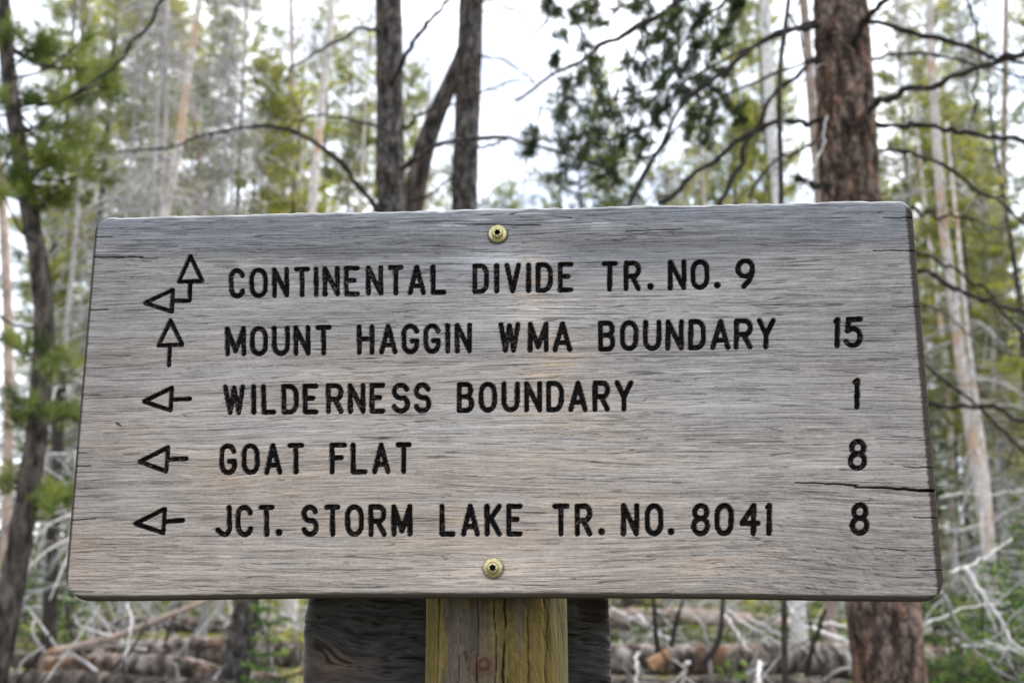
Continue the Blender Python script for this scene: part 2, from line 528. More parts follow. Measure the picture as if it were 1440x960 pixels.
for (xa, ta, ba), (xb, tb, bb), gl in LINES:
    for ch, x0, x1 in gl:
        def yy(x, top):
            f = (x - xa) / (xb - xa)
            return (ta + (tb - ta) * f) if top else (ba + (bb - ba) * f)
        rr = STROKE * (1.3 if ch == '.' else 1.0)
        l, r = x0 + STROKE, x1 - STROKE
        if r < l:
            l = r = (x0 + x1) / 2
        ps = []
        for poly in GL[ch]:
            q = []
            for gx_, gy_ in poly:
                X = l + (r - l) * gx_
                top, bot = yy(X, True) + STROKE, yy(X, False) - STROKE
                X += (gy_ - 0.5) * (top - bot) * -1 * (-0.028 * (X - 700) / 600) * -1
                q.append(board_xz(X, bot + (top - bot) * gy_))
            ps.append(np.array(q))
        glyphs.append(('full_stop' if ch == '.' else 'numeral' if ch.isdigit() else 'letter', ps, rr / PPM))
for ar in ARROWS:
    glyphs.append(('arrow', [np.array([board_xz(*p) for p in pl]) for pl in ar], 3.3 / PPM))

# front face as a dense relief
def dense(n, length, edge, ne):
    a_ = edge * (np.linspace(0, 1, ne, endpoint=False) ** 1.5)
    return np.concatenate([a_, np.linspace(edge, length - edge, n), (length - a_)[::-1]])
su = dense(840, BW, 0.006, 10) / BW
zs = dense(760, BH, 0.006, 16)
nz_, nx_ = len(zs), len(su)
rTL, rTR, rBR, rBL = 0.0125, 0.0115, 0.016, 0.019
def inset(z, rb, rt):
    o = np.zeros_like(z)
    b = z < rb
    o[b] = rb - np.sqrt(np.maximum(rb ** 2 - (rb - z[b]) ** 2, 0))
    t = z > BH - rt
    o[t] = rt - np.sqrt(np.maximum(rt ** 2 - (rt - (BH - z[t])) ** 2, 0))
    return o
xl = -BW / 2 + inset(zs, rBL, rTL)
xr = BW / 2 - inset(zs, rBR, rTR)
X = xl[:, None] + (xr - xl)[:, None] * su[None, :]
Z = np.repeat(zs[:, None], nx_, 1)
# distance to the rounded outline
rc = np.where(Z > BH / 2, np.where(X < 0, rTL, rTR), np.where(X < 0, rBL, rBR))
qx, qz = np.abs(X) - BW / 2 + rc, np.abs(Z - BH / 2) - BH / 2 + rc
sdf = -(np.minimum(np.maximum(qx, qz), 0) + np.hypot(np.maximum(qx, 0), np.maximum(qz, 0)) - rc)
sdf = np.maximum(sdf, 0)
dl, dr, db, dt_ = X + BW / 2, BW / 2 - X, Z, BH - Z
wts = np.stack([np.exp(-d_ / 0.004) for d_ in (dl, dr, db, dt_)])
rnd = (wts * np.array([0.0028, 0.0052, 0.0052, 0.0030])[:, None, None]).sum(0) / wts.sum(0)
q_ = np.clip(rnd - sdf, 0, None)
Y = rnd - np.sqrt(np.maximum(rnd ** 2 - q_ ** 2, 0))

mx_, mz_ = X * 1000, Z * 1000
PXc, PZc = 720 + X * PPM * 0.985 - 10, 0
def gauss(px, py, wx, wy):
    gx_, gz_ = board_xz(px, py)
    return np.exp(-((X - gx_) * PPM / wx) ** 2 - ((Z - gz_) * PPM / wy) ** 2)
diag = gauss(1180, 790, 190, 90)
swirl = gauss(540, 760, 120, 50)
Zw = mz_ + 4.0 * vn(mx_ / 260, mz_ / 70, 1) + 0.45 * vn(mx_ / 60, mz_ / 16, 2) + 0.12 * vn(mx_ / 14, mz_ / 6, 3) + diag * (mx_ - 240) * 0.10 + swirl * ((mx_ + 95) / 14) ** 2 * -0.09
Zw = Zw + gauss(700, 345, 110, 28) * 3 + gauss(300, 650, 60, 40) * 4
big = vn(mx_ / 260, Zw / 9, 11)
med = vn(mx_ / 110, Zw / 2.6, 12)
fine = vn(mx_ / 40, Zw / 1.15, 13)
fin2 = vn(mx_ / 16, Zw / 0.75, 14)
fin3 = vn(mx_ / 65, Zw / 0.9, 21)
mic = vn(mx_ / 1.4, mz_ / 0.8, 15)
fin4 = vn(mx_ / 20, Zw / 0.60, 61)
tone = 0.95 + 0.10 * big + 0.09 * med + 0.08 * fine + 0.12 * fin2 + 0.10 * fin3 + 0.16 * fin4 + 0.12 * mic
dens = 0.5 + 0.5 * vn(mx_ / 90, Zw / 14, 16) + 0.30 * gauss(720, 310, 800, 40) + 0.25 * gauss(250, 820, 300, 60)
dzmm = np.gradient(zs * 1000)[:, None]
def hair(fx, fz, w, sx, sz, sd, lo):      # hairline drying checks: thin level lines of a stretched noise, broken into lengths
    n0 = vn(mx_ / fx, Zw / fz, sd)
    dist_ = np.abs(n0) / (np.abs(np.gradient(n0, axis=0) / dzmm) + 0.15)
    return sstep(w, w * 0.3, dist_) * sstep(lo, lo + 0.30, vn(mx_ / sx, Zw / sz, sd + 1) + 0.35 * (dens - 0.6))
chk = np.maximum(hair(90, 1.9, 0.28, 20, 1.5, 17, 0.12), hair(50, 1.5, 0.26, 10, 1.2, 62, 0.20))
chk2 = np.maximum(hair(130, 2.4, 0.30, 30, 2.0, 19, 0.16), 0.8 * hair(80, 1.4, 0.26, 16, 1.1, 64, 0.18))
lit_ = np.maximum(hair(70, 1.6, 0.30, 9, 1.3, 66, 0.10), hair(110, 2.2, 0.32, 22, 1.7, 68, 0.10))
tone = tone * (1 + 0.18 * lit_)
dash = sstep(0.45, 0.8, vn((mx_ + 0.5 * mz_) / 4.5, (mz_ + 0.25 * mx_) / 1.0, 20)) * np.clip(diag * 1.3 + 0.25 * gauss(350, 790, 200, 70), 0, 1)
dark = np.clip(0.43 * chk + 0.47 * chk2 + 0.34 * dash, 0, 0.8)
# colours
hgt = Z / BH
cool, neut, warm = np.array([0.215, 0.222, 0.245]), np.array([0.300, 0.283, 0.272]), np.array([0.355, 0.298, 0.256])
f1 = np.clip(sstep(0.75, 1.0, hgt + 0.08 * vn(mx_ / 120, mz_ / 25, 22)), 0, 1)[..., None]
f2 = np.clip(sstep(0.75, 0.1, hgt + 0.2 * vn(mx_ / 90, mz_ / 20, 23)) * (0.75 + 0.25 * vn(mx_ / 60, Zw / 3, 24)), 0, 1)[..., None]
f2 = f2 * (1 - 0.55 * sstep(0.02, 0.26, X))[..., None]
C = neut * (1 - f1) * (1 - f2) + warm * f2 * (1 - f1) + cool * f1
org = (0.75 * gauss(752, 400, 26, 55) + 0.75 * gauss(775, 505, 45, 40) + 0.5 * gauss(800, 585, 90, 45) + 0.4 * gauss(330, 660, 110, 30) + 0.45 * gauss(110, 780, 50, 45)
       + 0.45 * gauss(1000, 800, 120, 40) + 0.3 * gauss(560, 740, 260, 50) + 0.25 * gauss(520, 540, 60, 60) + 0.3 * gauss(760, 690, 200, 60))
org = np.clip(org * (0.55 + 0.6 * vn(mx_ / 45, Zw / 1.6, 25) + 0.5 * vn(mx_ / 25, Zw / 4, 26)), 0, 1)[..., None]
org = org * 0.72
C = C * (1 - org) + np.array([0.45, 0.325, 0.225]) * org
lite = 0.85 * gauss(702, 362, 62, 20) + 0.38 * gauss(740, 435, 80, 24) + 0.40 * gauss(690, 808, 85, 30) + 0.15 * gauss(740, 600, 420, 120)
dark_areas = 0.16 * gauss(420, 330, 300, 28) + 0.2 * gauss(980, 335, 220, 30) + 0.16 * gauss(1220, 470, 130, 120) + 0.2 * gauss(1230, 790, 120, 60) + 0.16 * gauss(140, 560, 60, 200) + 0.22 * gauss(720, 350, 900, 12) + 0.14 * gauss(600, 845, 900, 10)  # broad darker areas of the board
C = C * (tone * (1 + lite) * (1 - dark_areas) * (1 - dark))[..., None]
for spx, spy in ((700, 329.5), (693.5, 798)):      # dark ring in the wood round each screw, set slightly low
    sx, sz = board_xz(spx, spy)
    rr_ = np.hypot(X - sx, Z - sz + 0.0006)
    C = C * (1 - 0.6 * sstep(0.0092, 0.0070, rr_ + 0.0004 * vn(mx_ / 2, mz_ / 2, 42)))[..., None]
pale = 0.6 * sstep(0.35, 0.7, vn(mx_ / 30, Zw / 0.8, 27)) * sstep(0.88, 0.955, hgt) * sstep(0.05, 0.4, vn(mx_ / 50, mz_ / 9, 28)) * (1 - chk)
C = C * (1 - 0.75 * pale[..., None]) + np.array([0.60, 0.59, 0.59]) * 0.75 * pale[..., None]
# sky light painted on the top arris, dirt-black end grain on the two ends
topedge = sstep(0.0035, 0.0008, dt_ + 0.0008 * vn(mx_ / 12, 0 * mx_, 29))
topedge = topedge * (0.45 + 0.3 * vn(mx_ / 9, mz_ / 2, 41))
C = C * (1 - topedge[..., None]) + np.array([0.52, 0.51, 0.50]) * topedge[..., None]
endg_shade = np.maximum(sstep(0.0072, 0.0052, dr + 0.0006 * vn(mx_ / 1, mz_ / 1.2, 30)), sstep(0.0036, 0.0020, dl))
endg_shade = np.maximum(endg_shade, 1.0 * sstep(0.0052, 0.0036, db + 0.0004 * vn(mx_ / 9, mz_, 31))) * sstep(0.004, 0.008, dt_)  # shade painted on the downward-facing bottom round-over
C = C * (1 - 0.93 * endg_shade[..., None]) + np.array([0.045, 0.035, 0.028]) * 0.93 * endg_shade[..., None]
Y = Y + (0.00035 * chk + 0.0003 * chk2 - 0.00010 * fine - 0.00008 * fin2 + 0.0002 * dash) * sstep(0, 0.002, sdf)
Z = Z + (0.0006 * vn(mx_ / 6, 0 * mx_, 32) + 0.0009 * vn(mx_ / 40, 0 * mx_, 33)) * sstep(0.006, 0, dt_)
Z = Z - (0.0010 - 0.0030 * sstep(0.30, 0.10, np.abs(X))) * sstep(0.02, 0, db) * 0.7

def seg_dist(px, pz, a, b):
    ab = b - a
    L2 = (ab ** 2).sum() + 1e-15
    t = np.clip(((px - a[0]) * ab[0] + (pz - a[1]) * ab[1]) / L2, 0, 1)
    return np.hypot(px - a[0] - t * ab[0], pz - a[1] - t * ab[1]), t

def window(ps, pad):
    P = np.vstack(ps)
    j = np.searchsorted(zs, [P[:, 1].min() - pad, P[:, 1].max() + pad])
    ux = (np.array([P[:, 0].min() - pad, P[:, 0].max() + pad]) + BW / 2) / BW
    i = np.searchsorted(su, ux)
    return slice(max(j[0] - 1, 0), min(j[1] + 1, nz_)), slice(max(i[0] - 1, 0), min(i[1] + 1, nx_))

# drying cracks
CRACKS = [([(1118, 678), (1165, 679.5), (1205, 682)], 0.2, 1.4, 7), ([(1203, 684.5), (1245, 685.5), (1280, 688), (1318, 690.5)], 1.0, 2.6, 9), ([(1244, 306.5), (1291, 306)], 0.2, 1.3, 4), ([(1228, 352.5), (1260, 352), (1294, 353)], 0.2, 1.0, 4),
          ([(126, 361), (165, 361.5), (200, 361)], 1.3, 0.9, 4), ([(196, 362.5), (222, 363.5)], 0.6, 0.2, 3), ([(1255, 431), (1298, 431.5)], 0.2, 0.9, 3), ([(130, 333), (158, 333)], 0.9, 0.2, 3),
          ([(120, 435), (152, 435.5)], 0.9, 0.2, 3), ([(1270, 656), (1316, 658)], 0.2, 0.9, 3), ([(1285, 727), (1322, 729)], 0.2, 0.9, 3), ([(1288, 801), (1329, 802)], 0.2, 0.9, 3), ([(98, 655), (128, 655)], 0.9, 0.2, 3),
          ([(94, 731), (135, 729)], 0.9, 0.2, 3), ([(1230, 770), (1275, 774)], 0.2, 0.5, 2), ([(640, 315), (760, 317)], 0.2, 0.6, 2), ([(880, 325), (960, 322)], 0.2, 0.6, 2), ([(163, 594.5), (170, 599)], 1.3, 0.7, 2), ([(168, 594), (165, 599)], 0.4, 0.4, 2)]
for pl, w0, w1, dep in CRACKS:
    P = np.array([board_xz(*p) for p in pl])
    J, I = window([P], 0.004)
    best = np.full(X[J, I].shape, 9.0)
    par = np.zeros_like(best)
    for s_ in range(len(P) - 1):
        d_, t_ = seg_dist(X[J, I], Z[J, I] + 0.0003 * vn(mx_[J, I] / 5, 0 * mx_[J, I], 34), P[s_], P[s_ + 1])
        m_ = d_ < best
        par[m_] = ((s_ + t_) / (len(P) - 1))[m_]
        best = np.minimum(best, d_)
    hw = 0.72 * (w0 + (w1 - w0) * par) / PPM
    m_ = sstep(hw + 0.00030, np.maximum(hw - 0.00030, 0), best)
    Y[J, I] += dep * 0.001 * m_ * (0.25 + 0.75 * sstep(0.0, 0.008, sdf[J, I]))
    C[J, I] *= (1 - 0.88 * m_)[..., None]

# routed grooves
owner = np.full(X.shape, -1, int)
for gi, (kind, ps, rad) in enumerate(glyphs):
    J, I = window(ps, rad * 2.2)
    x_, z_ = X[J, I], Z[J, I]
    best = np.full(x_.shape, 9.0)
    for P in ps:
        for s_ in range(len(P) - 1):
            best = np.minimum(best, seg_dist(x_, z_, P[s_], P[s_ + 1])[0])
    fuzz = 0.00016 * vn(mx_[J, I] / 2.2, mz_[J, I] / 0.85, 35) + 0.0001 * vn(mx_[J, I] / 6, mz_[J, I] / 6, 36)
    d_ = best + fuzz
    dep = 0.0024 * np.sqrt(np.clip(1 - (d_ / rad) ** 2, 0, 1)) * (1 + 0.10 * vn(mx_[J, I] / 1.6, mz_[J, I] / 0.8, 37))
    Y[J, I] = Y[J, I] + dep
    pm = sstep(rad + 0.00022, rad - 0.00022, d_)[..., None]
    wear = np.clip(sstep(0.15, 0.75, vn(mx_[J, I] / 1.3, mz_[J, I] / 1.1, 38)) * sstep(rad * 0.95, rad * 0.2, best) * (0.45 + 0.55 * vn(mx_[J, I] / 30, mz_[J, I] / 20, 39)), 0, 1)[..., None]
    ink = np.array([0.0065, 0.0055, 0.0055]) * (1 + 0.35 * vn(mx_[J, I] / 3, mz_[J, I] / 0.9, 40))[..., None]
    ink = ink * (1 - wear) + np.array([0.10, 0.080, 0.068]) * wear
    C[J, I] = C[J, I] * (1 - pm) + ink * pm
    o_ = owner[J, I]
    o_[best < rad + 0.00045] = gi
    owner[J, I] = o_
C = np.clip(C, 0.004, 0.85)

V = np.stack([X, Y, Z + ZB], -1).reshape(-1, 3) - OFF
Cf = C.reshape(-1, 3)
ii = (np.arange(nz_ - 1)[:, None] * nx_ + np.arange(nx_ - 1)[None, :]).ravel()
Q = np.stack([ii, ii + 1, ii + nx_ + 1, ii + nx_], 1)
fo = owner.ravel()[Q].max(1)
# sides and back
TH = 0.038
loop = np.concatenate([np.arange(nx_), nx_ - 1 + nx_ * np.arange(1, nz_), (nz_ - 1) * nx_ + np.arange(nx_ - 2, -1, -1), nx_ * np.arange(nz_ - 2, 0, -1)])
nl = len(loop)
cen = np.array([0, 0, ZB + BH / 2]) - OFF
rings, rc_ = [], []
for yb, sh in ((0.019, 1.0), (0.028, 1.0), (TH - 0.003, 1.0), (TH, 0.992)):
    L_ = V[loop].copy()
    L_[:, 1] = yb - OFF[1]
    L_[:, [0, 2]] = cen[[0, 2]] + (L_[:, [0, 2]] - cen[[0, 2]]) * sh
    rings.append(L_)
    rc_.append(Cf[loop] * 0.9)
nv = len(V)
idx = [loop] + [nv + r * nl + np.arange(nl) for r in range(4)]
SQ = []
for r in range(4):
    a_, b_ = idx[r], idx[r + 1]
    SQ.append(np.stack([a_, b_, np.roll(b_, -1), np.roll(a_, -1)], 1))
Vb = np.vstack([V] + rings)
Cb = np.vstack([Cf] + rc_)
back = idx[4][None, ::-1]

def sub_mesh(name, faces, mat, parent):
    used = np.unique(np.concatenate([f.ravel() for f in faces]))
    rm = np.full(len(Vb), -1)
    rm[used] = np.arange(len(used))
    me = mesh_np(name, Vb[used], [rm[f] for f in faces])
    col_attr(me, 'albedo', Cb[used])
    me.materials.append(mat)
    return link(bpy.data.objects.new(name, me), parent)
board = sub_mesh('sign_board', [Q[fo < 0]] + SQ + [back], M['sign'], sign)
for gi, (kind, ps, rad) in enumerate(glyphs):
    sub_mesh(kind, [Q[fo == gi]], M['paint'], board)

# screws
def lathe(prof, seg=48):
    th = np.linspace(0, 2 * math.pi, seg, endpoint=False)
    V_ = np.array([[(r * math.cos(t), y, r * math.sin(t)) for t in th] for r, y in prof]).reshape(-1, 3)
    i = np.arange(len(prof) - 1)[:, None] * seg
    j = np.arange(seg)[None, :]
    k_ = (j + 1) % seg
    return V_, np.stack([i + j, i + k_, i + seg + k_, i + seg + j], -1).reshape(-1, 4)
for spx, spy, rot in ((700, 329.5, 0.1), (693.5, 798, 0.45)):
    sx, sz = board_xz(spx, spy)
    pos = np.array([sx, 0, sz + ZB]) - OFF
    V_, q4 = lathe([(0.0020, 0.010), (0.0020, 0.0), (0.0066, -0.0006), (0.0071, -0.0010), (0.00715, -0.0016), (0.0068, -0.0021), (0.0052, -0.0025), (0.0044, -0.0028), (0.0042, -0.0034), (0.0038, -0.0045), (0.0034, -0.0050), (0.0029, -0.0053)])
    th = np.linspace(0, 2 * math.pi, 48, endpoint=False)
    hr = 0.00235 + 0.00036 * np.cos(6 * (th + rot))
    hole = np.stack([hr * np.cos(th), np.full(48, -0.0053), hr * np.sin(th)], 1)
    b0 = len(V_)
    j = np.arange(48)
    k_ = (j + 1) % 48
    q5 = np.stack([b0 - 48 + j, b0 - 48 + k_, b0 + k_, b0 + j], 1)
    me = mesh_np('screw', np.vstack([V_, hole]), [q4[:, ::-1], q5[:, ::-1]])
    me.materials.append(M['zinc'])
    so = link(bpy.data.objects.new('screw', me), sign)
    so.location = tuple(pos)
    deep = hole + np.array([0, 0.0045, 0])
    me = mesh_np('drive_socket', np.vstack([hole, deep * np.array([0.93, 1, 0.93]), [[0, -0.0004, 0]]]),
                 [np.stack([j, k_, 48 + k_, 48 + j], 1)[:, ::-1], np.stack([48 + j, 48 + k_, np.full(48, 96)], 1)[:, ::-1]])
    me.materials.append(M['socket_shade'])
    link(bpy.data.objects.new('drive_socket', me), so)

# round post
pr = 0.0568
pcx, pcy = at(696, 900, 0.79 + TH + 0.045)[0], TH + 0.002 + pr
zz = np.concatenate([np.arange(-0.25, ZB - 0.17, 0.03), np.arange(ZB - 0.17, ZB + 0.05, 0.0011), np.arange(ZB + 0.05, ZB + BH - 0.02, 0.02)])
NA = 420
th = np.linspace(0, 2 * math.pi, NA, endpoint=False)
TH_, ZZ = np.meshgrid(th, zz)
arcl = TH_ * pr * 1000
zm = ZZ * 1000
cxn, czn = np.cos(TH_) * pr * 1000, np.sin(TH_) * pr * 1000
def pn(fx, fz, sd):       # fibre noise that closes round the post
    return vn(cxn / fx + zm / fz * 0.37, czn / fx + zm / fz * 0.93, sd)
kx, kz = at(682, 932, 0.84)[0], at(682, 932, 0.84)[2]
ka = (np.cos(TH_) * pr + pcx - kx) * 1000
kr = np.hypot(ka / 9 - (zm - kz * 1000) / 40, (zm - kz * 1000) / 7)
knot = np.where(np.sin(TH_) < 0, np.exp(-kr ** 2), 0)
strk = pn(3.2, 60, 50) * 0.6 + pn(1.3, 30, 51) * 0.5 + pn(9, 150, 52) * 0.5
P1, P2, P3 = np.array([0.150, 0.112, 0.040]), np.array([0.095, 0.079, 0.062]), np.array([0.2, 0.16, 0.09])
fa = sstep(-0.25, 0.5, 0.8 * pn(13, 60, 53) + 0.5 * pn(5, 24, 54) + 0.25 * pn(2, 8, 49))[..., None]
PC = P1 * (1 - fa) + P2 * fa
fb = sstep(0.72, 0.99, np.cos(TH_))[..., None]
PC = PC * (1 - 0.6 * fb) + np.array([0.10, 0.10, 0.035]) * 0.6 * fb
centre = np.where(np.sin(TH_) < 0, np.exp(-((ka + 2 - 0 * zm) / 13) ** 2), 0)[..., None]
PC = PC * (1 - 0.75 * centre) + P2 * 0.95 * 0.75 * centre
PC = PC * (1 + 0.30 * strk + 0.25 * pn(1.4, 3.5, 48))[..., None]
spk = sstep(0.5, 0.8, pn(1.6, 5, 55)) * sstep(-0.3, 0.4, pn(14, 60, 56))
PC = PC * (1 - 0.55 * spk)[..., None]
ring = 0.5 + 0.5 * np.sin(kr * 9 + 1.5 * pn(3, 6, 57))
kn = np.clip(knot * 1.6, 0, 1)[..., None]
PC = PC * (1 - kn) + (np.array([0.10, 0.06, 0.04]) * (0.6 + 0.6 * ring)[..., None]) * kn
PR = pr + 0.0010 * pn(20, 120, 58) + 0.0004 * strk - 0.0006 * spk + 0.003 * knot
for off, w, d_, lo in ((-0.043, 0.9, 5, 0), (-0.010, 0.8, 5, 0.03), (0.009, 1.3, 9, 0), (0.028, 0.9, 5, 0), (0.041, 0.6, 4, 0), (0.0015, 0.7, 4, 0.02), (-0.025, 0.5, 3, 0)):
    wob = off * 1000 + 3.0 * vn(zm / 55, 0 * zm, 60 + int(off * 1000)) + 0.8 * vn(zm / 9, 0 * zm, 160 + int(off * 1000))
    m_ = np.where(np.sin(TH_) < 0, sstep(w * 0.75, 0.1, np.abs((np.cos(TH_) * pr) * 1000 - wob)), 0) * sstep(-0.75, -0.15, vn(zm / 22, off * 900 + 0 * zm, 61) + 0.05)
    PR = PR - d_ * 0.0006 * m_
    PC = PC * (1 - 0.8 * m_)[..., None]
PV = np.stack([pcx + PR * np.cos(TH_), pcy + PR * np.sin(TH_), ZZ], -1).reshape(-1, 3) - OFF
nr = len(zz)
i = np.arange(nr - 1)[:, None] * NA
j = np.arange(NA)[None, :]
k_ = (j + 1) % NA
PQ = np.stack([i + j, i + k_, i + NA + k_, i + NA + j], -1).reshape(-1, 4)
me = mesh_np('post', PV, [PQ, (np.arange(NA) + (nr - 1) * NA)[None, :]])
col_attr(me, 'albedo', np.clip(PC.reshape(-1, 3), 0.01, 0.8))
me.materials.append(M['post'])
tag(link(bpy.data.objects.new('post', me), sign), 'round yellowish peeled post with drying cracks and a knot')

# dark plank fixed across the back of the post
yb = pcy + pr - 0.004
bl, br = at(426, 905, yb + 0.79)[0], at(859, 905, yb + 0.79)[0]
bz0, bz1 = ZB - 0.22, ZB + 0.14
nxb, nzb = 300, 340
ub, wb = np.linspace(0, 1, nxb), np.linspace(bz0, bz1, nzb)
Zb_ = np.repeat(wb[:, None], nxb, 1)
zmm = Zb_ * 1000
lft = bl + 0.0022 * vn(wb * 1000 / 22, 0 * wb, 70) + 0.0015 * vn(wb * 1000 / 7, 0 * wb, 71)
rgt = br + 0.0016 * vn(wb * 1000 / 18, 0 * wb, 72)
Xb_ = lft[:, None] + (rgt - lft)[:, None] * ub[None, :]
xmm = Xb_ * 1000
k1 = at(468, 938, yb + 0.79)
kd = np.hypot((Xb_ - k1[0]) / 0.030, (Zb_ - k1[2]) / 0.014)
zw = zmm + 3 * vn(xmm / 45, zmm / 30, 73) + 1.2 * vn(xmm / 12, zmm / 9, 78) + 3 * np.exp(-kd) * np.tanh((zmm - k1[2] * 1000) / 5) + 0.10 * xmm + 14 * np.exp(-((xmm - bl * 1000) / 60) ** 2) * vn(xmm / 60, zmm / 40, 74)
g1_ = vn(xmm / 26, zw / 2.6, 75)
g2_ = vn(xmm / 12, zw / 1.3, 76)
g3_ = vn(xmm / 40, zw / 7, 77)
BC = np.array([0.060, 0.056, 0.056]) * (1 + 0.45 * g1_ + 0.4 * g2_ + 0.3 * g3_ + 0.35 * vn(xmm / 7, zw / 0.9, 79))[..., None]
kk = np.clip(0.8 * np.exp(-kd ** 2) * (0.5 + 0.5 * g1_ + 0.4 * g3_), 0, 1)[..., None]
BC = BC * (1 - kk) + np.array([0.16, 0.11, 0.085]) * kk
kd2 = np.hypot((Xb_ - at(838, 852, yb + 0.79)[0]) / 0.016, (Zb_ - at(838, 852, yb + 0.79)[2]) / 0.015)
k2 = sstep(1.15, 0.85, kd2)[..., None]
BC = BC * (1 - 0.7 * k2) + np.array([0.03, 0.02, 0.019]) * 0.7 * k2
BC = BC * (1 - 0.75 * sstep(0.35, 0.8, g1_ * 0.6 + g2_ * 0.6))[..., None]
edge = np.exp(-(Xb_ - lft[:, None]) / 0.0022)[..., None]
BC = BC * (1 - 0.6 * edge) + np.array([0.27, 0.26, 0.255]) * 0.6 * edge
Yb_ = yb + 0.0012 * g1_ + 0.0008 * g2_ + 0.0014 * g3_ + 0.003 * np.exp(-kd2 ** 4)
ed = np.minimum(Xb_ - lft[:, None], rgt[:, None] - Xb_)
Yb_ = Yb_ + 0.004 * np.exp(-ed / 0.0018)
Vd = np.stack([Xb_, Yb_, Zb_], -1).reshape(-1, 3) - OFF
Cd = BC.reshape(-1, 3)
ii = (np.arange(nzb - 1)[:, None] * nxb + np.arange(nxb - 1)[None, :]).ravel()
Qd = np.stack([ii, ii + 1, ii + nxb + 1, ii + nxb], 1)
lp = np.concatenate([np.arange(nxb), nxb - 1 + nxb * np.arange(1, nzb), (nzb - 1) * nxb + np.arange(nxb - 2, -1, -1), nxb * np.arange(nzb - 2, 0, -1)])
Lb = Vd[lp].copy()
Lb[:, 1] = yb + 0.042 - OFF[1]
i2 = len(Vd) + np.arange(len(lp))
me = mesh_np('backing_plank', np.vstack([Vd, Lb]), [Qd, np.stack([lp, i2, np.roll(i2, -1), np.roll(lp, -1)], 1), i2[None, ::-1]])
col_attr(me, 'albedo', np.clip(np.vstack([Cd, Cd[lp]]), 0.01, 0.8))
me.materials.append(M['dark_board'])
tag(link(bpy.data.objects.new('backing_plank', me), sign), 'nearly black weathered plank behind the round post')

# ------------------------------------------------------------------ trees built one by one
rng = np.random.default_rng(11)

def to_ground(P):
    """extend the last point of a path (top to bottom) down to the ground"""
    P = [np.asarray(p, float) for p in P]
    d = P[-1] - P[-2]
    d = d / np.linalg.norm(d)
    if d[2] > -0.5:
        d = np.array([d[0] * 0.4, d[1] * 0.4, -1.0])
    for _ in range(400):
        g = float(ground_z(P[-1][0], P[-1][1]))
        if P[-1][2] < g - 0.12:
            break
        step = max(P[-1][2] - g + 0.15, 0.1) * 0.5
        q = P[-1] + d * step
        if np.linalg.norm(q - P[-2]) < 0.6 and len(P) > 2:
            P[-1] = q
        else:
            P.append(q)
    return P

def path(pts, dist, drift=0.0):
    n_ = len(pts)
    return [at(px, py, dist + drift * i_ / max(n_ - 1, 1)) for i_, (px, py) in enumerate(pts)]

def px_r(px_width, dist):
    return px_width * dist / F_PX / 2

def trunk(root, pts, dist, w_top, w_bot, mat, extra_top=None, sides=28, rough=0.07, seed=0, name='trunk'):
    """pts run from the top of the picture downwards, widths in photograph pixels"""
    P = path(pts, dist)
    if extra_top is not None:
        d = P[0] - P[1]
        d = d / np.linalg.norm(d)
        for s_ in (0.5, 1.0):
            P.insert(0, P[0] + d * extra_top * 0.5)
    npix = len(P)
    P = to_ground(P)
    L_ = sum(np.linalg.norm(np.subtract(P[i_ + 1], P[i_])) for i_ in range(len(P) - 1))
    S = catmull(P, int(max(L_ / 0.035, 12)))
    z_ = S[:, 2]
    zt, zb_ = at(*pts[0], dist)[2], at(*pts[-1], dist)[2]
    f = (zt - z_) / (zt - zb_)
    rad = px_r(w_top, dist) + (px_r(w_bot, dist) - px_r(w_top, dist)) * np.clip(f, -3, 1.6)
    rad = np.maximum(rad, px_r(w_top, dist) * 0.15)
    rad = rad * (1 + 0.35 * np.clip(1 - (z_ - z_.min()) / 0.5, 0, 1) ** 2)
    g = Geo()
    g.tube(S, rad, sides, rough, seed)
    return g.build(name, mat, root, origin=root.location), S

def twigs_on(g, S, rad0, rng, n_, ln, r0, tone=0.5, lo=0.25):
    for _ in range(n_):
        i_ = int((lo + (1 - lo) * rng.random()) * (len(S) - 2))
        d = S[i_ + 1] - S[i_]
        d = d / (np.linalg.norm(d) + 1e-9)
        v = d * 0.7 + rng.normal(size=3) * 0.55 + np.array([0, 0, -0.15])
        v = v / np.linalg.norm(v)
        l_ = ln * (0.4 + 0.8 * rng.random())
        m_ = S[i_] + v * l_ * 0.5 + rng.normal(size=3) * l_ * 0.06
        e_ = m_ + (v + rng.normal(size=3) * 0.25) * l_ * 0.5
        g.tube(np.array([S[i_], m_, e_]), np.array([r0, r0 * 0.75, r0 * 0.35]), 4, tone=tone, cap=False)

def branch(root, pts, dist, w0, w1, mat, drift=0.0, tw=5, seed=0, name='branch', twl=0.3):
    P = path(pts, dist, drift)
    S = catmull(P, max(len(pts) * 12, 16))
    n_ = len(S)
    t = np.linspace(0, 1, n_)
    wob = np.stack([vn(t * 9, 0 * t + q, 80 + seed) * 0.016 + vn(t * 24, 0 * t + q, 180 + seed) * 0.009 for q in range(3)], 1)
    wob[:2] = 0
    S = S + wob
    rad = (px_r(w0, dist) * (1 - t) + px_r(w1, dist) * t) * (1 + 0.28 * vn(t * 34, 0 * t, 90 + seed))
    g = Geo()
    g.tube(S, rad, 7, 0.08, seed)
    r_loc = np.random.default_rng(500 + seed)
    twigs_on(g, S, 0, r_loc, tw, twl, px_r(min(w0, 5) * 0.22, dist))
    return g.build(name, mat, root, origin=root.location), S

def z1(x, y): return (x / 3, y / 3)
def z2(x, y): return (480 + x / 3, y / 3)
def z3(x, y): return (960 + x / 3, y / 3)
def z6(x, y): return (900 + x / 3, 270 + y / 3)
def z92(x, y): return (840 + x / 2.4, 780 + y / 2.4)

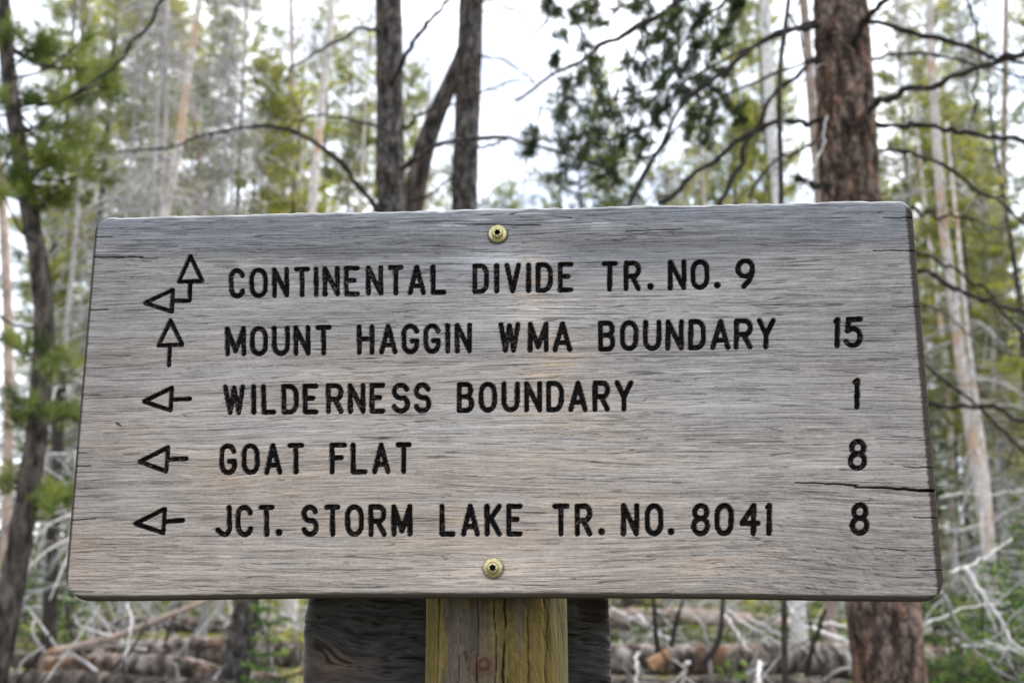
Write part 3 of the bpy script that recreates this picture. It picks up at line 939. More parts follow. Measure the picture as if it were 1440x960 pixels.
def tree_root(name, pts, dist, label, cat='tree', group=None):
    P = to_ground(path(pts, dist))
    b = P[-1]
    o = empty(name, (b[0], b[1], float(ground_z(b[0], b[1]))))
    tag(o, label, cat, group)
    return o

# big red-barked pine beside the sign
D1 = 4.6
bp = [(1179, -40), (1184, 60), (1188, 140), (1193, 220), (1196, 280), (1230, 650), (1250, 960)]
big_pine = tree_root('pine_tree', bp, D1, 'thick red-brown barked pine trunk with many bare dark limbs, rising behind the sign corner')
trunk(big_pine, bp, D1, 78, 97, M['bark_red'], extra_top=7, sides=44, rough=0.06, seed=3)
BR = [
 ([z3(700,100), z3(780,98), z3(950,125), z3(1150,185), z3(1300,235), z3(1440,255), z3(1600,300)], 9, 5, -0.5),
 ([z3(720,262), z3(785,245), z3(900,228), z3(1060,228), z3(1200,265), z3(1330,295), z3(1440,330), z3(1600,380)], 6.5, 3, 0.4),
 ([z3(720,500), z3(790,470), z3(860,415), z3(950,378), z3(1080,340), z3(1220,305), z3(1350,260), z3(1440,215), z3(1560,170)], 11, 6, -0.8),
 ([z3(740,530), z3(815,525), z3(950,522), z3(1070,530), z3(1200,548), z3(1330,580), z3(1440,610), z3(1600,680)], 8, 6, -0.3),
 ([z3(740,640), z3(815,632), z3(920,632), z3(1020,660), z3(1120,700), z3(1220,780), z3(1320,850), z3(1440,940), z3(1560,1060)], 6.5, 4, -0.2),
 ([z3(620,105), z3(540,112), z3(420,135), z3(300,195), z3(180,300), z3(60,400), z3(-40,480), z3(-100,620), z3(-220,860)], 9, 6, -0.5),
 ([z3(640,245), z3(540,285), z3(430,360), z3(340,470), z3(290,580), z3(230,710), z3(155,855), z3(90,1000)], 7, 7, -0.6),
 ([z3(640,520), z3(580,515), z3(480,500), z3(340,525), z3(220,600), z3(100,710), z3(0,790), z3(-120,870)], 8.5, 7, -0.4),
 ([z3(640,580), z3(565,600), z3(470,640), z3(380,690), z3(310,790), z3(285,850)], 5, 3, 0.2),
 ([z3(660,240), z3(715,195), z3(770,90), z3(850,0), z3(930,-80)], 11, 8, -0.5),
 ([z3(660,790), z3(600,780), z3(540,768), z3(480,755)], 10, 7, -0.25),
 ([(1235, 290), (1283, 296), (1325, 302), (1370, 309)], 6, 3, -0.3),
 ([(1230, 330), (1293, 353), (1330, 370), (1360, 392), (1400, 428), (1440, 480)], 5, 4, 0.3),
 ([(1235, 360), (1295, 382), (1333, 400), (1380, 417), (1440, 441), (1500, 462)], 7.5, 5.5, -0.3),
 ([(1240, 480), (1307, 517), (1345, 548), (1380, 577), (1415, 607), (1440, 632), (1480, 670)], 6, 4.5, 0.2),
 ([(1240, 556), (1310, 564), (1380, 573), (1440, 588), (1500, 600)], 7, 6, -0.3),
 ([(1235, 430), (1300, 425), (1345, 452), (1390, 486), (1440, 500)], 3, 2, 0.5),
]
for q, (pts, w0, w1, dr_) in enumerate(BR):
    branch(big_pine, pts, D1, w0, w1, M['dead_dark'], dr_, tw=22, seed=q)
for q, pts in enumerate([[z3(640,480), z3(600,530), z3(580,620), z3(545,720), z3(535,840)], [z3(620,260), z3(540,290), z3(480,400), z3(430,500), z3(415,560)]]):
    branch(big_pine, pts, D1 - 0.04, 3.6 if q == 0 else 3, 2, M['dead_grey'], -0.5, tw=6, seed=30 + q)

# its live bough with dark needle tufts
bough_pts = [z3(640,-330), z3(300,-200), z3(60,-40), z3(-40,30), z2(1250,100), z2(1130,165), z2(1060,220), z2(950,275), z2(830,345), z2(740,420)]
branch(big_pine, bough_pts, D1, 11, 3.5, M['dead_dark'], -0.5, tw=8, seed=40)
b2, S2 = branch(big_pine, [z3(640,-200), z3(400,-120), z3(200,-20), z3(110,120), z3(60,300), z3(90,480), z3(100,580)], D1 - 0.1, 6, 1.5, M['dead_dark'], -0.3, tw=5, seed=41)
b3, S3 = branch(big_pine, [z2(1250,100), z2(1260,150), z2(1240,220), z2(1210,330), z2(1170,430), z2(1200,470)], D1 - 0.4, 4, 1.5, M['dead_dark'], -0.1, tw=4, seed=42)
b4, S4 = branch(big_pine, [z3(640,-420), z3(0,-160), z2(1000,-120), z2(900,-20), z2(850,90), z2(780,150)], D1 - 0.1, 8, 2, M['dead_dark'], -0.3, tw=6, seed=43)
branch(big_pine, [z3(640,-60), z3(300,-40), z3(40,120), z2(1380,330), z2(1230,400), z2(1100,430), z2(980,420), z2(910,380)], D1, 6, 1.5, M['dead_dark'], -0.5, tw=14, seed=44)
branch(big_pine, [z3(640,60), z3(330,180), z3(40,330), z2(1330,500), z2(1180,570), z2(1050,600), z2(930,590), z2(800,600)], D1, 6, 1.5, M['dead_dark'], -0.5, tw=14, seed=45)
branch(big_pine, [z3(640,200), z3(300,360), z3(0,520), z2(1300,640), z2(1140,690), z2(1000,720), z2(930,700)], D1, 5, 1.5, M['dead_dark'], -0.5, tw=12, seed=46)
CL = [z2(*c) for c in ((870,15),(930,60),(1000,100),(1040,30),(1090,85),(1060,20),(1020,190),(905,240),(940,150),(980,60),(1190,20),(1250,10),(1300,60),(1340,160),(1380,190),(1290,190),(1310,260),(1200,270),(1250,290),(1060,290),
      (1390,290),(1420,380),(1360,360),(1350,440),(1330,490),(1290,440),(1230,440),(1215,390),(1350,100),(1400,70),(1410,140),(1420,10),(1370,240))]
CL += [z2(*c) for c in ((940,350),(1000,340),(1080,340),(1100,400),(960,420),(930,480),(1050,470),(1130,480),(1180,500),(1240,530),(1000,560),(1090,570),(1180,600),(1140,660),(1250,640),(950,620),(820,550),(790,620),(1020,650),(1060,610),(970,680),(1130,730),(1290,600))]
CL += [z3(*c) for c in ((20,40),(70,70),(100,50),(60,110),(110,150),(160,190),(190,120),(60,210),(220,40),(240,20),(20,300),(80,330),(20,400),(100,430),(150,370),(170,430),(60,480),(130,480),(170,300),(240,490),(100,580),(40,520))]
g = Geo()
gt = Geo()
for c in CL:
    c0 = at(c[0], c[1], D1 - 0.35 + 0.25 * rng.normal())
    m_ = rng.integers(3, 6)
    C_ = c0 + rng.normal(size=(m_, 3)) * np.array([0.014, 0.03, 0.010])
    A_ = rng.normal(size=(m_, 3)) + np.array([-0.3, 0, -0.3])
    g.tufts(C_, A_, 0.070, 46, rng, 0.0055, 0.5)
    for v in C_[:2]:
        s_ = v + np.array([rng.normal() * 0.05, rng.normal() * 0.05, 0.10 + 0.05 * rng.random()])
        gt.tube(np.array([s_, (s_ + v) / 2 + rng.normal(size=3) * 0.01, v]), np.array([0.004, 0.003, 0.002]), 4, cap=False)
tag(g.build('needle_tufts', M['needle_deep'], big_pine, smooth=False, origin=big_pine.location), kind='stuff')
tag(gt.build('twigs', M['dead_dark'], big_pine, origin=big_pine.location), kind='stuff')

# the pair of grey trunks and the dark one leaning between them
D2 = 6.2
p2 = [(546, -40), (548, 100), (549, 200), (551, 290), (556, 600), (560, 960)]
t2 = tree_root('pine_tree', p2, D2, 'straight grey scaly pine trunk standing beside the dark leaning trunk')
trunk(t2, p2, D2, 40, 50, M['bark_grey'], 6, 34, 0.05, 5)
for q, (pts, w0, w1, dr_) in enumerate([
   ([z2(200,420), z2(225,330), z2(280,200), z2(380,90), z2(455,0), z2(520,-80)], 9, 4, -0.5),
   ([z2(210,560), z2(280,530), z2(350,480), z2(480,435), z2(600,385), z2(700,345), z2(760,330)], 6, 2, -0.4),
   ([z2(230,740), z2(285,690), z2(350,640), z2(420,605), z2(520,590), z2(680,580), z2(800,610), z2(900,635), z2(1050,695), z2(1130,700)], 9, 4, -0.9),
   ([z2(210,960), z2(150,870), z2(60,760), z2(0,690), z1(1320,600), z1(1200,550), z1(1100,530), z1(950,550), z1(800,590), z1(700,620), z1(500,640)], 9, 2.5, -0.7),
   ([z2(210,150), z2(135,125), z2(80,110), z2(0,155), z1(1340,215), z1(1240,280), z1(1200,340)], 6, 3, -0.5),
   ([z2(200,540), z2(135,525), z2(70,505), z2(0,500), z1(1370,490), z1(1250,520), z1(1150,560)], 6, 2, 0.4),
   ([z2(480,730), z2(440,770), z2(390,810), z2(320,840), z2(260,860)], 3, 4, 0.2),
   ]):
    branch(t2, pts, D2, w0, w1, M['dead_dark'] if q != 2 else M['bark_grey'], dr_, tw=12, seed=50 + q)
D3 = 6.8
p3 = [(664, -40), (661, 60), (656, 180), (653, 290), (646, 600), (640, 960)]
t3 = tree_root('pine_tree', p3, D3, 'grey pine trunk that a dark trunk leans against, open sky beside it')
trunk(t3, p3, D3, 37, 42, M['bark_grey'], 6, 32, 0.05, 8)
for q, (pts, w0, w1, dr_) in enumerate([
   ([z2(560,20), z2(640,5), z2(720,40), z2(810,80)], 4, 1.5, -0.3), ([z2(560,250), z2(600,235), z2(680,250), z2(760,300), z2(820,340)], 4, 2, -0.3),
   ([z2(560,60), z2(620,50), z2(680,45), z2(720,90)], 3, 1, 0.3), ([z2(540,620), z2(600,620), z2(660,600), z2(700,590)], 5, 3, -0.2)]):
    branch(t3, pts, D3, w0, w1, M['dead_dark'], dr_, tw=8, seed=60 + q)
p4 = [z2(545,110), z2(515,215), z2(470,330), z2(410,460), z2(355,610), z2(325,740), z2(300,870), (560, 420), (530, 620), (505, 860)]
t4 = tree_root('leaning_trunk', p4, 6.78, 'dark crooked trunk leaning into a grey pine trunk', 'tree trunk')
trunk(t4, p4, 6.78, 22, 52, M['bark_dark'], None, 28, 0.09, 12)
# thin dark stem in front of pale trunks
p5 = [z3(452,-40), z3(440,60), z3(415,250), z3(408,450), z3(412,650), z3(416,850), (1100, 520), (1103, 900)]
t5 = tree_root('dead_sapling', p5, 4.1, 'thin straight dark dead stem crossing the big pine\'s fallen limbs', 'dead sapling')
trunk(t5, p5, 4.1, 7, 9, M['dead_dark'], 1.0, 9, 0.08, 14)
branch(t5, [z3(435,60), z3(460,80), z3(500,190), z3(520,300)], 4.1, 4, 2, M['dead_dark'], 0.1, 2, 70)
p6 = [z3(1190,-30), z3(1220,50), z3(1240,130), z3(1242,260), z3(1235,380), z3(1228,500)]
branch(big_pine, p6, 4.2, 4.5, 3, M['dead_dark'], 0.1, 5, 71, twl=0.15)

# green pine at the edge
D0 = 5.2
p0 = [(2, -40), (8, 60), (22, 180), (40, 290), (56, 380), (62, 470), (52, 600), (38, 700), (18, 820), (-5, 940)]
t0 = tree_root('pine_tree', p0, D0, 'crooked dark trunk with bright green needle tufts beside the sign edge')
_, S0 = trunk(t0, p0, D0, 20, 36, M['bark_dark'], 3, 28, 0.07, 17)
CL0 = [z1(*c) for c in ((150,190),(190,190),(240,230),(290,250),(330,190),(340,290),(430,290),(440,340),(470,370),(350,420),(270,430),(220,400),(70,400),(20,390),(120,420),(180,530),(240,560),(250,640),(340,600),(380,600),(310,650),(50,610),(100,590),(20,640),(200,680),(160,640),
   (60,730),(30,780),(110,740),(230,830),(160,820),(270,800),(320,740),(385,735),(200,760),(190,860),(60,830),(20,830))]
CL0 += [(c[0] * 140 / 204, 300 + c[1] * 0.6875) for c in ((20,265),(50,275),(90,285),(130,290),(150,320),(110,310),(20,390),(60,400),(100,410),(140,410),(80,390),(10,550),(50,540),(80,570),(115,590),(130,570),(60,600),(150,410),(30,420))]
CL0 += [(10, 60), (40, 70), (-10, 150), (-20, 260), (-30, 420), (20, 50)]
g = Geo()
limbs = {}
for q, c in enumerate(CL0):
    dd = D0 + rng.normal() * 0.25
    c0 = at(c[0], c[1], dd)
    zt = c0[2] + 0.05 - 0.12 * rng.random()
    i_ = int(np.argmin(np.abs(S0[:, 2] - zt)))
    s_ = S0[i_]
    m1 = s_ * 0.5 + c0 * 0.5 + np.array([0, 0, -0.05])
    gb = Geo()
    Sb = catmull([s_, m1, c0], 8)
    gb.tube(Sb, np.linspace(0.009, 0.004, 8), 5, 0.1, q)
    gb.build('branch', M['dead_dark'], t0, origin=t0.location)
    m_ = rng.integers(4, 7)
    v = c0 - s_
    v = v / (np.linalg.norm(v) + 1e-9)
    C_ = c0 + rng.normal(size=(m_, 3)) * np.array([0.042, 0.06, 0.026])
    A_ = v * 0.8 + rng.normal(size=(m_, 3)) * 0.5 + np.array([0, 0, 0.5])
    g.tufts(C_, A_, 0.115, 54, rng, 0.0048, 0.6, tone=np.clip(rng.normal(0.6, 0.22, m_), 0, 1))
tag(g.build('needle_tufts', M['needle_green'], t0, smooth=False, origin=t0.location), kind='stuff')
branch(t0, [z1(0,220), z1(100,212), z1(160,205)], D0, 5, 3, M['dead_dark'], 0, 1, 72)
branch(t0, [z1(60,780), z1(140,720), z1(250,690), z1(340,670)], D0, 6, 3, M['dead_dark'], -0.2, 2, 73)
branch(t0, [(-40, 170), (60, 150), (120, 120), (167, 87), (187, 60), (213, 30), (230, 0), (246, -40)], D0 - 0.4, 3, 6, M['dead_dark'], -0.2, 3, 74)
branch(t0, [(60, 400), (90, 330), (100, 290), (118, 330), (122, 380)], D0, 3, 2, M['dead_grey'], 0.3, 2, 75)
pz = [(-2, 230), (4, 300), (10, 420), (12, 560), (10, 700), (8, 900)]
tz = tree_root('pine_tree', pz, 7.5, 'slim pinkish trunk behind the crooked green pine')
trunk(tz, pz, 7.5, 12, 16, M['pale_trunk'], 5, 16, 0.05, 19)

# bleached snags
def snag(pts, dist, w0, w1, label, mat='snag', nb=26, top=4, seed=0, bl_=0.9):
    o = tree_root('dead_snag', pts, dist, label, 'dead tree')
    _, S = trunk(o, pts, dist, w0, w1, M[mat], top, 16, 0.06, seed)
    r_l = np.random.default_rng(900 + seed)
    g = Geo()
    for _ in range(nb):
        i_ = r_l.integers(2, len(S) - 2)
        if S[i_, 2] < ground_z(S[i_, 0], S[i_, 1]) + 0.5:
            continue
        az = r_l.random() * 6.283
        l_ = bl_ * (0.3 + r_l.random())
        v = np.array([math.cos(az), math.sin(az), -0.15 - 0.5 * r_l.random()])
        Pb = catmull([S[i_], S[i_] + v * l_ * 0.5 + np.array([0, 0, 0.08]), S[i_] + v * l_ + np.array([0, 0, -0.10])], 8)
        g = Geo()
        g.tube(Pb, np.linspace(0.011, 0.003, 8), 4, cap=False)
        twigs_on(g, Pb, 0, r_l, 5, 0.35, 0.004)
        g.build('branch', M['dead_grey'], o, origin=o.location)
    return o
snag([(284, -30), (272, 60), (262, 120), (254, 190), (243, 250), (232, 305), (180, 560)], 11, 10, 15, 'bleached leaning snag with peeling bark among grey twigs', seed=1)
snag([(469, -30), (462, 60), (452, 150), (445, 220), (438, 300), (425, 560)], 12, 11, 14, 'straight bleached snag standing before yellow-green pines', seed=2)
snag([(1307, -30), (1309, 60), (1316, 180), (1325, 300), (1337, 400), (1350, 500), (1370, 640), (1388, 760), (1400, 860)], 9, 11, 17, 'long pale curved snag beyond the big pine with an orange scar', seed=3, nb=34)
snag([(1352, 380), (1362, 480), (1375, 580), (1388, 680), (1396, 800)], 10, 6, 9, 'thin pale snag hugging the long curved snag', seed=4, nb=14, top=1.5)
snag([(1075, -30), (1080, 100), (1085, 200), (1095, 290), (1105, 500)], 10, 14, 18, 'broad pale snag behind the thin dark stem', 'stick', seed=5, nb=16)
snag([(228, 150), (228, 230), (226, 305), (222, 600)], 14, 10, 13, 'pinkish slim trunk next to the leaning snag', 'pale_trunk', seed=6, nb=12, top=2)
snag([(268, 140), (280, 220), (284, 305), (290, 600)], 14, 9, 12, 'pinkish bent trunk crossing behind the leaning snag', 'pale_trunk', seed=7, nb=12, top=2)
snag([(413, 200), (414, 250), (414, 305), (416, 600)], 16, 7, 9, 'slim orange-tinted trunk below the yellow-green pines', 'pale_trunk', seed=8, nb=10, top=3)
snag([(1146, 200), (1150, 250), (1152, 290), (1160, 600)], 7.5, 14, 16, 'pale orange trunk showing past the big pine\'s bark', 'pale_trunk', seed=9, nb=8, top=2)
snag([(1410, 300), (1408, 420), (1412, 560), (1420, 760)], 15, 9, 11, 'far pale trunk among green pines past the curved snag', 'pale_trunk', seed=10, nb=12, top=5)
snag([(85, 560), (78, 680), (72, 800), (70, 900)], 8, 15, 20, 'short dark broken trunk under the crooked green pine', 'dead_dark', seed=11, nb=26, top=0.2)
snag([(112, 690), (122, 760), (126, 830), (130, 900)], 7.5, 6, 8, 'grey stick-thin stem low beside the sign edge', 'dead_grey', seed=12, nb=20, top=0.3)
snag([(352, 800), (345, 860), (336, 920), (326, 990)], 6.0, 34, 42, 'leaning brown-grey trunk under the sign beside a fir sapling', 'bark_grey', seed=13, nb=4, top=0.8)

# ------------------------------------------------------------------ forest of repeated trees
def pine_proto(H, seed, base, spread, mat, tuft=0.15, nn=19, wd=0.0145, barkm='bark_grey', dead_low=True, per=3):
    r_l = np.random.default_rng(seed)
    root = empty('pine_tree')
    zt = np.linspace(-0.2, H, 22)
    tr = np.stack([0.10 * vn(zt / 3.5, 0 * zt, seed), 0.10 * vn(zt / 3.5, 0 * zt + 5, seed), zt], 1)
    tr[:3, :2] *= 0.2
    g = Geo()
    g.tube(tr, np.maximum(0.0062 * H * (1 - zt / H * 0.93), 0.006), 10, 0.05, seed)
    g.build('trunk', M[barkm], root)
    gc, gb = Geo(), Geo()
    Cs, As = [], []
    z_ = base * H
    while z_ < H - 0.15:
        f = (z_ - base * H) / (H - base * H)
        prof = (0.35 + 0.65 * min(1, f * 4)) * (1 - f) ** 0.75
        for _ in range(r_l.integers(2, 5)):
            if r_l.random() < 0.18:
                continue
            az = r_l.random() * 6.283
            L_ = spread * prof * (0.5 + 0.7 * r_l.random()) + 0.22
            el = -0.15 + 0.65 * f + 0.25 * r_l.normal()
            v = np.array([math.cos(az) * math.cos(el), math.sin(az) * math.cos(el), math.sin(el)])
            s_ = np.array([np.interp(z_, zt, tr[:, 0]), np.interp(z_, zt, tr[:, 1]), z_])
            P = catmull([s_, s_ + v * L_ * 0.5 + np.array([0, 0, -0.05 * L_]), s_ + v * L_ + np.array([0, 0, 0.14 * L_])], 7)
            gb.tube(P, np.linspace(0.016, 0.005, 7), 4, cap=False)
            nt_ = max(int(L_ / 0.15), 2)
            for q in range(nt_):
                t = 0.35 + 0.65 * (q + r_l.random()) / nt_
                c = P[min(int(t * 6), 6)]
                for _2 in range(per):
                    sv = np.cross(v, (0, 0, 1)) * r_l.normal() * 0.22 * (1.2 - t) + r_l.normal(size=3) * 0.06
                    Cs.append(c + sv)
                    As.append(v + sv * 3 + np.array([0, 0, 0.5]))
        z_ += 0.16 + 0.20 * r_l.random()
    if dead_low:
        for _ in range(26):
            z_ = H * base * (0.12 + 0.95 * r_l.random())
            az = r_l.random() * 6.283
            L_ = 0.5 + 0.9 * r_l.random()
            v = np.array([math.cos(az), math.sin(az), -0.3])
            s_ = np.array([0, 0, z_])
            P = catmull([s_, s_ + v * L_ * 0.5 + np.array([0, 0, 0.06]), s_ + v * L_ + np.array([0, 0, -0.1])], 6)
            gb.tube(P, np.linspace(0.012, 0.003, 6), 4, cap=False)
            twigs_on(gb, P, 0, r_l, 3, 0.3, 0.004)
    Cs, As = np.array(Cs), np.array(As)
    tn = np.clip(0.5 + 0.35 * vn(Cs[:, 0] * 1.3 + Cs[:, 1], Cs[:, 2] * 1.3, seed) + 0.2 * r_l.normal(size=len(Cs)), 0, 1)
    gc.tufts(Cs, As, tuft, nn, r_l, wd, 0.8, tn)
    tag(gb.build('branches', M['dead_grey'] if barkm != 'bark_dark' else M['dead_dark'], root), kind='stuff')
    tag(gc.build('crown', M[mat], root, smooth=False), kind='stuff')
    return root, H

def dead_proto(H, seed, mat='dead_grey', trunkm='dead_grey', dense_=150, L0=1.3):
    r_l = np.random.default_rng(seed)
    root = empty('dead_tree')
    zt = np.linspace(-0.2, H, 20)
    tr = np.stack([0.15 * vn(zt / 4, 0 * zt, seed), 0.15 * vn(zt / 4, 0 * zt + 5, seed), zt], 1)
    tr[:3, :2] *= 0.2
    g = Geo()
    g.tube(tr, np.maximum(0.0042 * H * (1 - zt / H * 0.95), 0.006), 10, 0.05, seed)
    g.build('trunk', M[trunkm], root)
    gb = Geo()
    for _ in range(dense_):
        f = 0.06 + 0.93 * r_l.random()
        z_ = f * H
        az = r_l.random() * 6.283
        L_ = L0 * (0.4 + 0.7 * r_l.random()) * (1.15 - f)
        dr_ = 0.15 + 0.45 * r_l.random()
        v = np.array([math.cos(az), math.sin(az), 0])
        s_ = np.array([np.interp(z_, zt, tr[:, 0]), np.interp(z_, zt, tr[:, 1]), z_])
        P = catmull([s_, s_ + v * L_ * 0.45 + np.array([0, 0, 0.02 * L_]), s_ + v * L_ + np.array([0, 0, -dr_ * L_])], 7)
        gb.tube(P, np.linspace(0.011, 0.003, 7), 4, cap=False)
        twigs_on(gb, P, 0, r_l, 8, 0.38, 0.0035, lo=0.15)
    tag(gb.build('branches', M[mat], root), kind='stuff')
    return root, H

def copy_tree(root):
    c = root.copy()
    COL.objects.link(c)
    for ch in root.children:
        d = ch.copy()
        COL.objects.link(d)
        d.parent = c
    return c

PROTO = {
 'k0': pine_proto(8, 106, 0.10, 1.15, 'needle_deep', 0.13, 16, 0.011, 'bark_dark', per=3),
 'y0': pine_proto(13, 101, 0.22, 1.25, 'needle_yellow'), 'y1': pine_proto(15, 102, 0.30, 1.05, 'needle_yellow', 0.16, 19, 0.015),
 'y2': pine_proto(11, 103, 0.12, 1.35, 'needle_yellow', 0.15, 19, 0.0145), 'g0': pine_proto(13, 104, 0.15, 1.3, 'needle_green', 0.15, 20, 0.013, per=2),
 'g1': pine_proto(10, 105, 0.08, 1.4, 'needle_green', 0.15, 20, 0.013, per=2), 'd0': dead_proto(12, 201), 'd1': dead_proto(10, 202, dense_=190, L0=1.5), 'd2': dead_proto(14, 203, trunkm='snag', dense_=120, L0=1.1),
}
PLAB = {
 'k0': ('dark-needled bushy pine', 'pine tree', 'dark-needled pines'), 'y0': ('full yellow-green pine', 'pine tree', 'yellow-green pines in the wood'), 'y1': ('slender high-crowned yellow-green pine', 'pine tree', 'slender pines in the wood'),
 'y2': ('bushy low-branched yellow-green pine', 'pine tree', 'bushy pines in the wood'), 'g0': ('dense mid-green pine', 'pine tree', 'mid-green pines in the wood'),
 'g1': ('short green pine with low skirts', 'pine tree', 'short green pines in the wood'), 'd0': ('grey dead conifer bristling with twigs', 'dead tree', 'grey dead conifers'),
 'd1': ('dead conifer with drooping grey twig thicket', 'dead tree', 'thickety dead conifers'), 'd2': ('bleached dead conifer with sparse twigs', 'dead tree', 'bleached dead conifers'),
}
MARKS = [(-9999, 'in the wood past the crooked green pine'), (-60, 'behind the crooked green pine'), (75, 'between crooked green pine and leaning snag'), (205, 'behind the leaning bleached snag'), (300, 'between the leaning and straight snags'),
         (402, 'behind the straight bleached snag'), (495, 'behind the straight grey trunk'), (605, 'behind the leaned-against grey trunk'), (688, 'below the open gap of sky'), (792, 'beneath the dark needled bough'), (900, 'behind the big pine\'s drooping limbs'),
         (1050, 'behind the thin dark stem'), (1140, 'behind the big red-barked pine'), (1238, 'between big pine and curved snag'), (1312, 'behind the long curved snag'), (1405, 'past the long curved snag'), (1500, 'in the wood past the curved snag')]
def tree_label(kind, px, dist):
    where = [w for x_, w in MARKS if px >= x_][-1]
    return ('far-off ' if dist > 29 else 'nearer ' if dist < 15 else '') + PLAB[kind][0] + ' ' + where
used = set()
fr = np.random.default_rng(77)
def place(kind, px, dist, top_py=None, scale=None):
    root, H = PROTO[kind]
    b = at(px, 800, dist)
    gz_ = float(ground_z(b[0], b[1]))
    if scale is None:
        scale = (at(px, top_py, dist)[2] - gz_) / H
    o = root if kind not in used else copy_tree(root)
    used.add(kind)
    o.location = (b[0], b[1], gz_)
    o.scale = (scale * 0.5 + 0.5, scale * 0.5 + 0.5, scale) if scale < 1 else (scale,) * 3
    o.rotation_euler = (fr.normal() * 0.02, fr.normal() * 0.02, fr.random() * 6.283)
    tag(o, tree_label(kind, px, dist), *PLAB[kind][1:])
    return o

for kind, px, dist, top in [
   # grey thicket
   ('d1', 175, 9.5, -260), ('d0', 215, 12, -300), ('d1', 310, 10.5, -120), ('d1', 135, 12, -200), ('d0', 265, 15, -100), ('d2', 395, 15, -150),
   ('d1', 290, 8.5, 40), ('d0', 60, 11, -200), ('d1', 180, 14, -40), ('d0', 420, 18, 40),
   # yellow-green pines between the twigs
   ('y0', 395, 17, 30), ('y2', 360, 20, 120), ('y1', 470, 21, 25), ('y0', 510, 24, 35), ('y2', 590, 22, 80), ('y1', 430, 26, -60), ('y1', 230, 26, -120), ('y0', 150, 22, -160), ('y2', 90, 18, -20), ('y1', 30, 16, -200), ('y0', 200, 32, -40), ('y2', 410, 32, 130),
   ('g0', 60, 24, -250), ('g1', 120, 15, 420), ('g1', 40, 13, 520), ('y2', 345, 28, 60),
   ('y0', 175, 13, -80), ('y2', 335, 13.5, 70), ('y1', 100, 14, -150), ('y2', 250, 17, 60), ('y0', 385, 14, 90), ('y2', 140, 18, 200), ('y1', 320, 18, -120), ('y2', 480, 18, 150), ('y0', 560, 27, 95), ('y2', 205, 20, 130),
   ('y2', 1345, 18, 200), ('y0', 1400, 13, 120), ('y1', 1310, 20, -30), ('y2', 1250, 26, 190), ('y2', 1430, 15, 300), ('y0', 1365, 24, 60), ('y2', 1090, 20, 110), ('y0', 1030, 27, 140), ('y2', 935, 19, 228), ('y1', 1440, 28, -80),
   ('d2', 1270, 13, -60), ('d0', 1425, 14, 60), ('d2', 1010, 15, -40), ('d0', 960, 18, 130), ('d2', 590, 17, 60), ('d2', 470, 13, -40), ('d2', 755, 22, 120), ('d2', 1200, 16, -40),
   # sky gap
   ('y2', 715, 34, 240), ('y2', 690, 40, 262), ('y0', 740, 46, 255), ('g1', 625, 30, 190), ('y2', 770, 30, 262),
   # darker pines right of the gap
   ('k0', 822, 10.0, 150), ('k0', 880, 11.5, 190), ('g0', 800, 15, 130), ('y2', 905, 22, 205), ('y0', 850, 26, 60), ('y2', 955, 26, 215), ('y0', 1000, 20, 190), ('y1', 1040, 24, -80), ('y0', 1120, 18, -90), ('y2', 1060, 30, 170), ('y1', 985, 34, 120), ('y0', 1105, 30, -20),
   # past the big pine
   ('y2', 1255, 20, 150), ('y0', 1275, 28, 215), ('y2', 1300, 24, 240), ('y1', 1390, 22, -60), ('y0', 1420, 17, 170), ('y2', 1440, 26, 120), ('y1', 1350, 30, 60), ('g0', 1470, 14, -40), ('d2', 1345, 16, -80), ('d0', 1400, 20, 30), ('y0', 1380, 34, 200), ('y2', 1330, 38, 260),
   ('d1', 1425, 11, 560), ('g1', 1460, 18, 350), ('g1', 1365, 15, 470), ('y2', 1410, 19, 330), ('d1', 1345, 20, 420),
   ]:
    place(kind, px, dist, top)
# deeper wood, closing the view between the nearer trunks
for q in range(70):
    px = -700 + 2850 * fr.random()
    dist = 30 + 45 * fr.random()
    gap = 560 < px < 830
    kind = ['y0', 'y1', 'y2', 'g0', 'd0', 'd2'][fr.integers(0, 6)]
    lim = 270 if gap else (210 if 1225 < px < 1310 else -400)
    b = at(px, 800, dist)
    H = PROTO[kind][1]
    smax = (at(px, lim, dist)[2] - float(ground_z(b[0], b[1]))) / H
    place(kind, px, dist, scale=min(0.75 + 0.35 * fr.random(), smax))
# wood to both sides, out of frame
for q in range(16):
    px = (-1500 + 1350 * fr.random()) if q % 2 else (1560 + 1300 * fr.random())
    place(['y0', 'y1', 'g0', 'd0', 'd1', 'y2'][fr.integers(0, 6)], px, 8 + 20 * fr.random(), scale=0.75 + 0.35 * fr.random())

